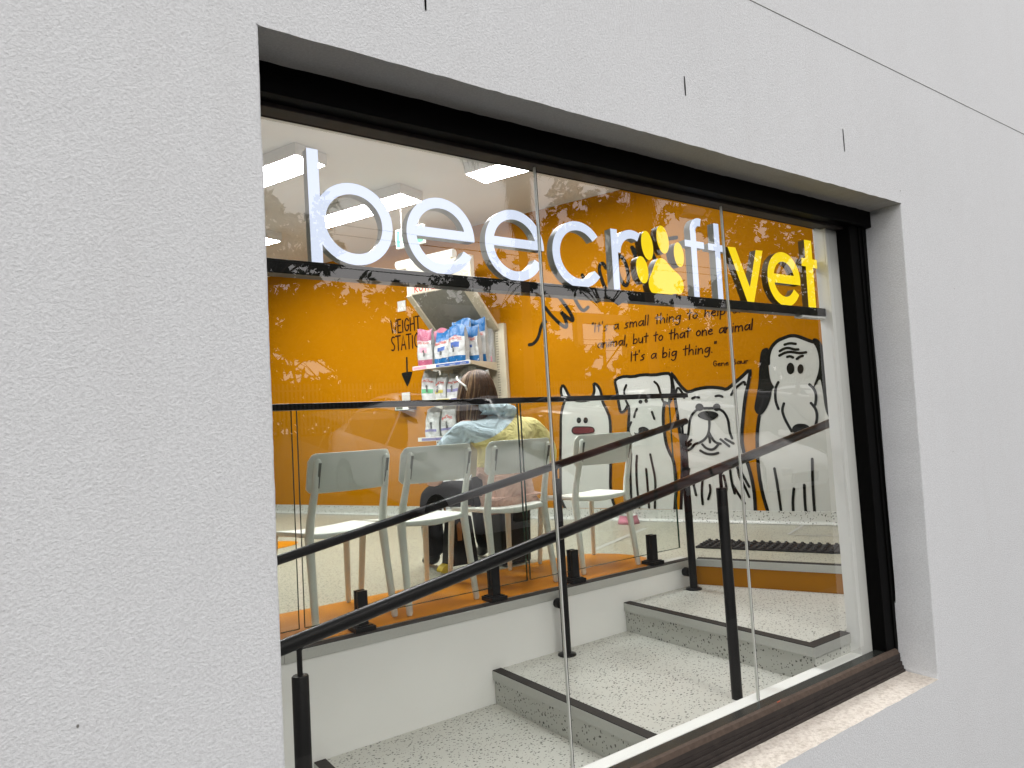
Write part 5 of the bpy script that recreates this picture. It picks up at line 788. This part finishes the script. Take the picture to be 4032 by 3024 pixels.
# handbag and tote on the floor
hb = thing('handbag', 'black handbag with a tan strap hanging at the seated person\'s knees', 'bag', (2.36, 2.42, ZF)); hl = Vector(hb.location)
b = MB(); b.prism([(2.26, -.86), (2.50, -.86), (2.46, -.55), (2.30, -.55)], XZ(2.38), XZ(2.46)); shift(b, hl).build('bag_body', M['bag'], hb, bevel=.012)
b = MB(); b.tube([(2.31, 2.41, -.57), (2.275, 2.40, -.50), (2.27, 2.40, -.42), (2.30, 2.41, -.36), (2.345, 2.41, -.34), (2.39, 2.42, -.40), (2.43, 2.42, -.56)], .007, 8); shift(b, hl).build('strap', M['tan'], hb)
b = MB(); b.prism([(2.345, -.70), (2.375, -.70), (2.378, -.60), (2.36, -.58), (2.342, -.60)], XZ(2.372), XZ(2.378)); shift(b, hl).build('leather_tag', M['tan'], hb)
b = MB(); b.prism([(2.60, -.885), (2.83, -.885), (2.85, -.52), (2.60, -.50)], XZ(2.25), XZ(2.40)); b.build('tote_bag', M['bag'], label='upright plain black tote standing on the floor under the occupied chair', cat='bag', bevel=.015)
b = MB(); b.prism(smooth2([(2.20, -.885), (2.28, -.885), (2.285, -.85), (2.26, -.83), (2.22, -.845)], 2), XZ(2.36), XZ(2.43)); b.build('toy', M['yellow'], label='small bright yellow toy on the floor beside the handbag', cat='toy', bevel=.006)
# ------------------------------------------------------------------ the street side, seen only mirrored in the window
def tree(lab, x, y, h, cr, n_cl, leaf_, mat, seed, trunk_r=.16, spread=1.0, low=.45, density=32, grp='gum trees behind the car park'):
    leaf = leaf_ * (1.35 if mat == 'leafg' else 1.1)
    r = random.Random(seed); z0 = ground_z(y); t = thing('gum_tree' if mat != 'leafo' else 'plane_tree', lab, 'tree', (x, y, z0), 0, grp)
    b = MB(); pts = [Vector((0, 0, -.1))]
    for k in range(1, 7): pts.append(Vector((r.uniform(-.12, .12) * k * .5, r.uniform(-.12, .12) * k * .5, h * .75 * k / 6)))
    b.tube(pts, [trunk_r * (1 - .13 * k) for k in range(7)], 8)
    ends = []
    for k in range(20):
        f = low + (1 - low) * r.random(); base = pts[min(6, int(f * 6))]; a = r.uniform(0, 2 * pi); L = cr * r.uniform(.55, 1.0)
        tip = Vector((cos(a) * L, sin(a) * L, h * (low * .75 + .9 * (f - low * .6)))); tip.z = min(tip.z, h * .97); midp = (base + tip) / 2 + Vector((r.uniform(-.4, .4), r.uniform(-.4, .4), -.05 * L + r.uniform(-.2, .4)))
        b.tube([base, midp, tip], [trunk_r * .38, trunk_r * .22, trunk_r * .07], 6); ends += [tip, (midp + tip) / 2]
        for q in range(2):
            t2 = tip + Vector((r.uniform(-1, 1), r.uniform(-1, 1), r.uniform(-.3, .8))) * cr * .28; b.tube([midp, (midp + t2) / 2 + Vector((0, 0, .2)), t2], [trunk_r * .15, trunk_r * .1, trunk_r * .04], 5); ends.append(t2)
    b.build('trunk', M['bark'], t)
    c = MB(); vs = []; fs = []
    for k in range(n_cl):
        e = r.choice(ends); cc = e + Vector((r.gauss(0, 1), r.gauss(0, 1), r.gauss(0, .7))) * cr * .15 * spread; rr = r.uniform(.35, .75) * cr * .20
        for q in range(density):
            d = Vector((r.gauss(0, 1), r.gauss(0, 1), r.gauss(0, .8))).normalized() * rr * r.random() ** .4
            p = cc + d; a = Vector((r.gauss(0, 1), r.gauss(0, 1), r.gauss(0, 1))).normalized() * leaf; w2 = a.cross(Vector((r.gauss(0, 1), r.gauss(0, 1), r.gauss(0, 1)))).normalized() * leaf * .42
            o = len(vs); vs += [tuple(p - a), tuple(p - w2), tuple(p + a), tuple(p + w2)]; fs.append((o, o + 1, o + 2, o + 3))
    c.v = vs; c.f = fs; c.sm = [False] * len(fs)
    me = c.mesh('crown'); me.materials.append(M[mat]); o = bpy.data.objects.new('crown', me); S.collection.objects.link(o); o.parent = t
    return t
TR = [(9.2, -29, 10.4, 3.9, 70, .17, 11, 'dark tree nearest the left edge of the reflected view'), (13.6, -31, 7.3, 3.0, 60, .17, 12, 'broad dark tree second from the left in the reflection'), (19.2, -33, 6.9, 3.6, 90, .17, 13, 'rounded dense tree behind the second white letter'),
      (24.0, -34, 9.8, 3.8, 100, .17, 14, 'rounded dense tree behind the third white letter'), (31.0, -31, 13.6, 3.9, 130, .18, 15, 'tallest dark domed tree in the reflected row'), (38.0, -32, 7.0, 3.6, 70, .18, 16, 'open crowned tree right of the tallest domed one'),
      (46.5, -34, 9.5, 5.0, 60, .2, 17, 'sparse open tree beyond the street lamp'), (57, -36, 11.0, 6.0, 90, .22, 18, 'wide dark tree far to the right of the lamp'), (70, -38, 13.0, 6.5, 90, .24, 19, 'wide dark tree at the far right end of the row'),
      (4.6, -29, 11.0, 3.8, 70, .17, 20, 'dark tree left of all the others, mostly outside the window')]
for x, y, h, cr, n, lf_, sd_, lab in TR: tree(lab, x, y, h, cr, int(n * 1.9), lf_, 'leafg', sd_)
r_ = random.Random(5)
for i in range(14):
    if i == 8: continue
    tree('low dense bushy tree, %s of the low row behind the fence' % ('first', 'second', 'third', 'fourth', 'fifth', 'sixth', 'seventh', 'eighth', 'ninth', 'tenth', 'eleventh', 'twelfth', 'thirteenth', 'fourteenth')[i], -8 + 4.6 * i, -27.6 - (i % 3) * .8, 5.0 + (i * 7 % 5) * .3, 2.9, 150, .2, 'leafg', 40 + i, .12, low=.12, grp='low bushy trees behind the fence')
tree('young broad leaved street tree close to the reflected lamp post', 15.1, -7.6, 6.6, 2.1, 130, .12, 'leafo', 71, .07, low=.45, density=24, grp='street trees')
def palm(lab, x, y, zsk, h, rs, seed, fr=True):
    r = random.Random(seed); z0 = ground_z(y); t = thing('palm_tree', lab, 'palm tree', (x, y, z0), 0, 'palms with dead frond skirts')
    b = MB(); b.tube([(0, 0, -.1), (.05, 0, h * .5), (0, 0, h)], [.17, .13, .12], 10); b.build('trunk', M['bark'], t)
    b = MB(); zb = zsk - z0
    for k in range(900):
        a = r.uniform(0, 2 * pi); z = zb + (h - zb) * r.random() ** .8; f = (z - zb) / (h - zb); rad = rs * (.35 + .65 * f ** .5) * r.uniform(.5, 1.05); L = r.uniform(.35, .8)
        p = Vector((cos(a) * rad * .7, sin(a) * rad * .7, z + L * .5)); q = Vector((cos(a) * rad * r.uniform(.9, 1.15), sin(a) * rad * r.uniform(.9, 1.15), z - L * .5)); w = Vector((-sin(a), cos(a), 0)) * r.uniform(.02, .05)
        b.add([p - w, p + w, q], [(0, 1, 2)])
    b.build('dead_fronds', M['straw'], t)
    b = MB()
    for k in range(26):
        a = r.uniform(0, 2 * pi); L = r.uniform(1.2, 1.9); up = r.uniform(-.2, 1.0); c0 = Vector((0, 0, h)); c1 = Vector((cos(a) * L * .6, sin(a) * L * .6, h + up * .6)); c2 = Vector((cos(a) * L, sin(a) * L, h + up * .2 - .3))
        b.tube([c0, c1, c2], [.02, .015, .005], 4, False); s_ = Vector((-sin(a), cos(a), 0))
        for j in range(9):
            f = .35 + .65 * j / 8; p = c0.lerp(c1, min(1, f * 1.6)) if f < .6 else c1.lerp(c2, (f - .6) / .4)
            for sg in (-1, 1): b.add([p, p + s_ * sg * .45 + Vector((0, 0, -.35)), p + (c2 - c1).normalized() * .08], [(0, 1, 2)])
    b.build('fronds', M['leafg'], t)
palm('thick palm with a hanging skirt of dead fronds above the paw', 15.05, -12, 4.75, 9.0 - ground_z(-12), .85, 81)
palm('thinner palm with drooping fronds beside the first pane joint', 12.1, -14, 5.3, 8.2 - ground_z(-14), .6, 82)
# street lamp
z0 = ground_z(-15); t = thing('street_lamp', 'grey street lamp with a short square arm', 'street lamp', (22.6, -15, z0))
b = MB(); b.box((-.07, -.07, 0), (.07, .07, 8.25 - z0)); b.build('pole', M['pole'], t)
b = MB(); b.box((-2.1, -.12, 7.60 - z0), (-.07, .12, 7.84 - z0)); b.build('arm', M['pole'], t); b = MB(); b.box((-2.2, -.25, 7.48 - z0), (-1.0, .25, 7.62 - z0)); b.build('lamp_head', M['pole'], t)
# rail gantries, wires
for i, (x, w2) in enumerate(((23.5, 9), (27.0, 10))):
    z0 = ground_z(-30); t = thing('rail_gantry', ('nearer' if i == 0 else 'further right') + ' beige steel gantry over the railway', 'gantry', (x, -30, z0), 0, 'rail gantries')
    for q in (-w2 / 2, w2 / 2):
        b = MB(); b.box((q - .22, -.22, 0), (q + .22, .22, 6.4)); b.build('post', M['pole'], t)
    b = MB(); b.box((-w2 / 2 - .3, -.2, 5.9), (w2 / 2 + .3, .2, 6.5)); b.build('crossbeam', M['pole'], t)
for i, (z, y) in enumerate(((8.6, -24), (8.2, -24), (7.0, -24.5), (5.2, -30), (4.9, -30), (4.6, -30.5), (4.1, -30.5))):
    b = MB(); b.tube([(-5 + k * 10, y, z - .25 * sin(pi * (k % 4) / 4)) for k in range(11)], .016, 5); b.build('overhead_wire', M['black'], label='thin black overhead wire, number %s from the top' % ('one', 'two', 'three', 'four', 'five', 'six', 'seven')[i], cat='wire', group='overhead wires')
# fence
t = thing('picket_fence', 'long steel picket fence behind the car park', 'fence', (30, -25.6, ground_z(-25.6))); z0 = t.location.z
b = MB(); x = -34
while x < 60: b.box((x, -.02, .1), (x + .07, .02, 2.1)); x += .17
b.build('pickets', M['fence'], t)
b = MB(); b.box((-34, .02, .35), (60, .05, .41)); b.box((-34, .02, 1.8), (60, .05, 1.86)); b.build('rails', M['fence'], t)
r_ = random.Random(9); t = thing('leaf_screen', 'low dark leafy screen added behind the picket fence to hide bright sky', 'leaf_screen', (10, -26.6, ground_z(-26.6)))  # foliage added to block the bright sky under the mirrored trees
c = MB()
for k in range(15000):
    x, y, z = r_.uniform(-44, 45), r_.gauss(0, .35), r_.uniform(0, 2.5 + .3 * sin(k)); a = Vector((r_.gauss(0, 1), r_.gauss(0, 1), r_.gauss(0, 1))).normalized() * .24; w2 = a.cross(Vector((r_.gauss(0, 1), r_.gauss(0, 1), r_.gauss(0, 1)))).normalized() * .13; p = Vector((x, y, z)); o = len(c.v)
    c.v += [tuple(p - a), tuple(p - w2), tuple(p + a), tuple(p + w2)]; c.f.append((o, o + 1, o + 2, o + 3)); c.sm.append(False)
me = c.mesh('foliage'); me.materials.append(M['leafg']); o = bpy.data.objects.new('foliage', me); S.collection.objects.link(o); o.parent = t
# house behind the fence
t = thing('house', 'brick house with a tiled hip roof beyond the fence', 'house', (26, -40, .3))
b = MB(); b.box((-5, -4, 0), (5, 4, 2.7)); b.build('wall', M['brick'], t); b = MB(); b.add([(-5.5, -4.5, 2.7), (5.5, -4.5, 2.7), (5.5, 4.5, 2.7), (-5.5, 4.5, 2.7), (-2, 0, 4.8), (2, 0, 4.8)], [(0, 1, 5, 4), (1, 2, 5), (2, 3, 4, 5), (3, 0, 4), (3, 2, 1, 0)]); b.build('roof', M['tiles'], t)
# cars
SEC = [(-2.2, .38, .66, .66, .74, .72), (-2.14, .26, .90, .92, .84, .76), (-1.85, .22, .96, 1.12, .88, .70), (-1.45, .22, .97, 1.40, .89, .64), (-.85, .22, .96, 1.50, .89, .62), (-.1, .22, .95, 1.53, .89, .62), (.35, .22, .95, 1.48, .89, .62), (.95, .22, .94, 1.12, .89, .70), (1.15, .22, .93, 1.01, .88, .80), (1.7, .24, .88, .92, .87, .80), (2.05, .28, .80, .83, .82, .76), (2.17, .32, .62, .62, .76, .70)]
def make_car():
    t = thing('parked_car', 'x', 'car')
    def sec(s_):
        x, zb, zl, zr, hb_, hr_ = s_
        return [(x, -hb_ * .85, zb), (x, -hb_, zb + .15), (x, -hb_, zl - .12), (x, -hb_ * .97, zl), (x, -hr_, max(zl, zr - .07)), (x, -hr_ * .75, zr), (x, hr_ * .75, zr), (x, hr_, max(zl, zr - .07)), (x, hb_ * .97, zl), (x, hb_, zl - .12), (x, hb_, zb + .15), (x, hb_ * .85, zb)]
    vs = []; fs = []
    for s_ in SEC: vs += sec(s_)
    for i in range(len(SEC) - 1):
        for k in range(12): fs.append((i * 12 + k, i * 12 + (k + 1) % 12, (i + 1) * 12 + (k + 1) % 12, (i + 1) * 12 + k))
    fs += [tuple(range(12)), tuple(reversed([len(vs) - 12 + k for k in range(12)]))]
    b = MB(); b.add(vs, fs, True); body = b.build('body', M['carw'], t)
    for sg in (-1, 1):
        for xs in ((-1.5, -.85, -.15), (-.08, .35, .90)):
            b = MB(); a_, m_, c_ = xs
            def zr(x):
                for s0, s1 in zip(SEC, SEC[1:]):
                    if x <= s1[0]: f = (x - s0[0]) / (s1[0] - s0[0]); return s0[3] + (s1[3] - s0[3]) * f
            def yr(x, z): 
                for s0, s1 in zip(SEC, SEC[1:]):
                    if x <= s1[0]: f = (x - s0[0]) / (s1[0] - s0[0]); zl = s0[2] + (s1[2] - s0[2]) * f; hb_ = s0[4] + (s1[4] - s0[4]) * f; hr_ = s0[5] + (s1[5] - s0[5]) * f; z2 = s0[3] + (s1[3] - s0[3]) * f - .07; g_ = (z - zl) / max(.02, z2 - zl); return hb_ * .97 + (hr_ - hb_ * .97) * g_ + .012
            ps = [(x, .99) for x in xs] + [(x, max(1.0, zr(x) - .10)) for x in reversed(xs)]
            b.add([(x, sg * yr(x, z), z) for x, z in ps], [tuple(range(6))]); b.build('side_window', M['cglass'], t)
    b = MB(); b.add([(.40, -.57, 1.44), (.40, .57, 1.44), (1.03, .68, 1.06), (1.03, -.68, 1.06)], [(0, 1, 2, 3)]); b.v = [(x + .02, y, z + .03) for x, y, z in b.v]; b.build('windscreen', M['cglass'], t)
    b = MB(); b.add([(-1.42, -.56, 1.40), (-1.42, .56, 1.40), (-1.84, .62, 1.12), (-1.84, -.62, 1.12)], [(0, 3, 2, 1)]); b.v = [(x - .02, y, z + .03) for x, y, z in b.v]; b.build('rear_window', M['cglass'], t)
    for x in (-1.38, 1.38):
        for sg in (-1, 1):
            b = MB(); b.tube([(x, sg * .70, .31), (x, sg * .90, .31)], .31, 24); w_ = b.build('wheel', M['tyre'], t); b = MB(); b.tube([(x, sg * .895, .31), (x, sg * .908, .31)], .20, 20); b.build('rim', M['rim'], w_)
    for sg in (-1, 1):
        b = MB(); b.box((2.06, sg * .45 - .13, .56), (2.2, sg * .45 + .13, .68)); b.build('headlight', M['lamp'], t, bevel=.03)
        b = MB(); b.box((.95, sg * .90, .98), (1.12, sg * 1.06, 1.09)); b.build('mirror', M['carw'], t, bevel=.03)
    b = MB(); b.box((2.15, -.32, .42), (2.235, .32, .58)); b.build('grille', M['black'], t)
    return t
car = make_car(); cols = ['carw', 'cars', 'carw', 'card', 'carw', 'carr', 'cars', 'carw', 'card', 'cars', 'carw', 'cars']; cn = dict(carw='white', cars='silver', carr='red', card='dark grey'); k = 0
ordn = ['first', 'second', 'third', 'fourth', 'fifth', 'sixth', 'seventh', 'eighth', 'ninth', 'tenth', 'eleventh']
for row, (y, xs, nm) in enumerate(((-7.2, [5.2 + 2.9 * i for i in range(9)], 'nearer row'), (-14.5, [8.5 + 3.0 * i for i in range(11)], 'further row'))):
    for i, x in enumerate(xs):
        o = car if k == 0 else dup(car, (0, 0, 0), 0)
        mt = cols[(k * 5 + row) % len(cols)]; yy = y + rnd.uniform(-.3, .3)
        for c in o.children_recursive:
            if c.name.split('.')[0] in ('body', 'mirror'):
                c.data = c.data.copy(); c.data.materials[0] = M[mt]
        sc = 1.0 if k % 3 else 1.08
        o.location = (x, yy, ground_z(yy) - (.12)); o.rotation_euler = (0, radians(9.5 if row == 0 else 3), radians(90 + rnd.uniform(-3, 3)) * 1); o.scale = (1, 1, sc)
        o['label'] = '%s parked car, %s from the left in the %s' % (cn[mt], ordn[i], nm); o['group'] = 'cars parked across the street'; k += 1
# bike hoops
for i, x in enumerate((6.2, 7.4, 8.6, 11.2, 12.4)):
    z0 = ground_z(-4.6); b = MB(); b.tube([(x, -4.6, z0 - .1), (x, -4.6, z0 + .75), (x + .07, -4.6, z0 + .86), (x + .2, -4.6, z0 + .9), (x + .6, -4.6, z0 + .9), (x + .73, -4.6, z0 + .86), (x + .8, -4.6, z0 + .75), (x + .8, -4.6, z0 - .1)], .025, 8)
    b.build('bike_hoop', M['black'], label='black steel bike hoop, %s from the left on the kerb' % ordn[i], cat='bike hoop', group='bike hoops')
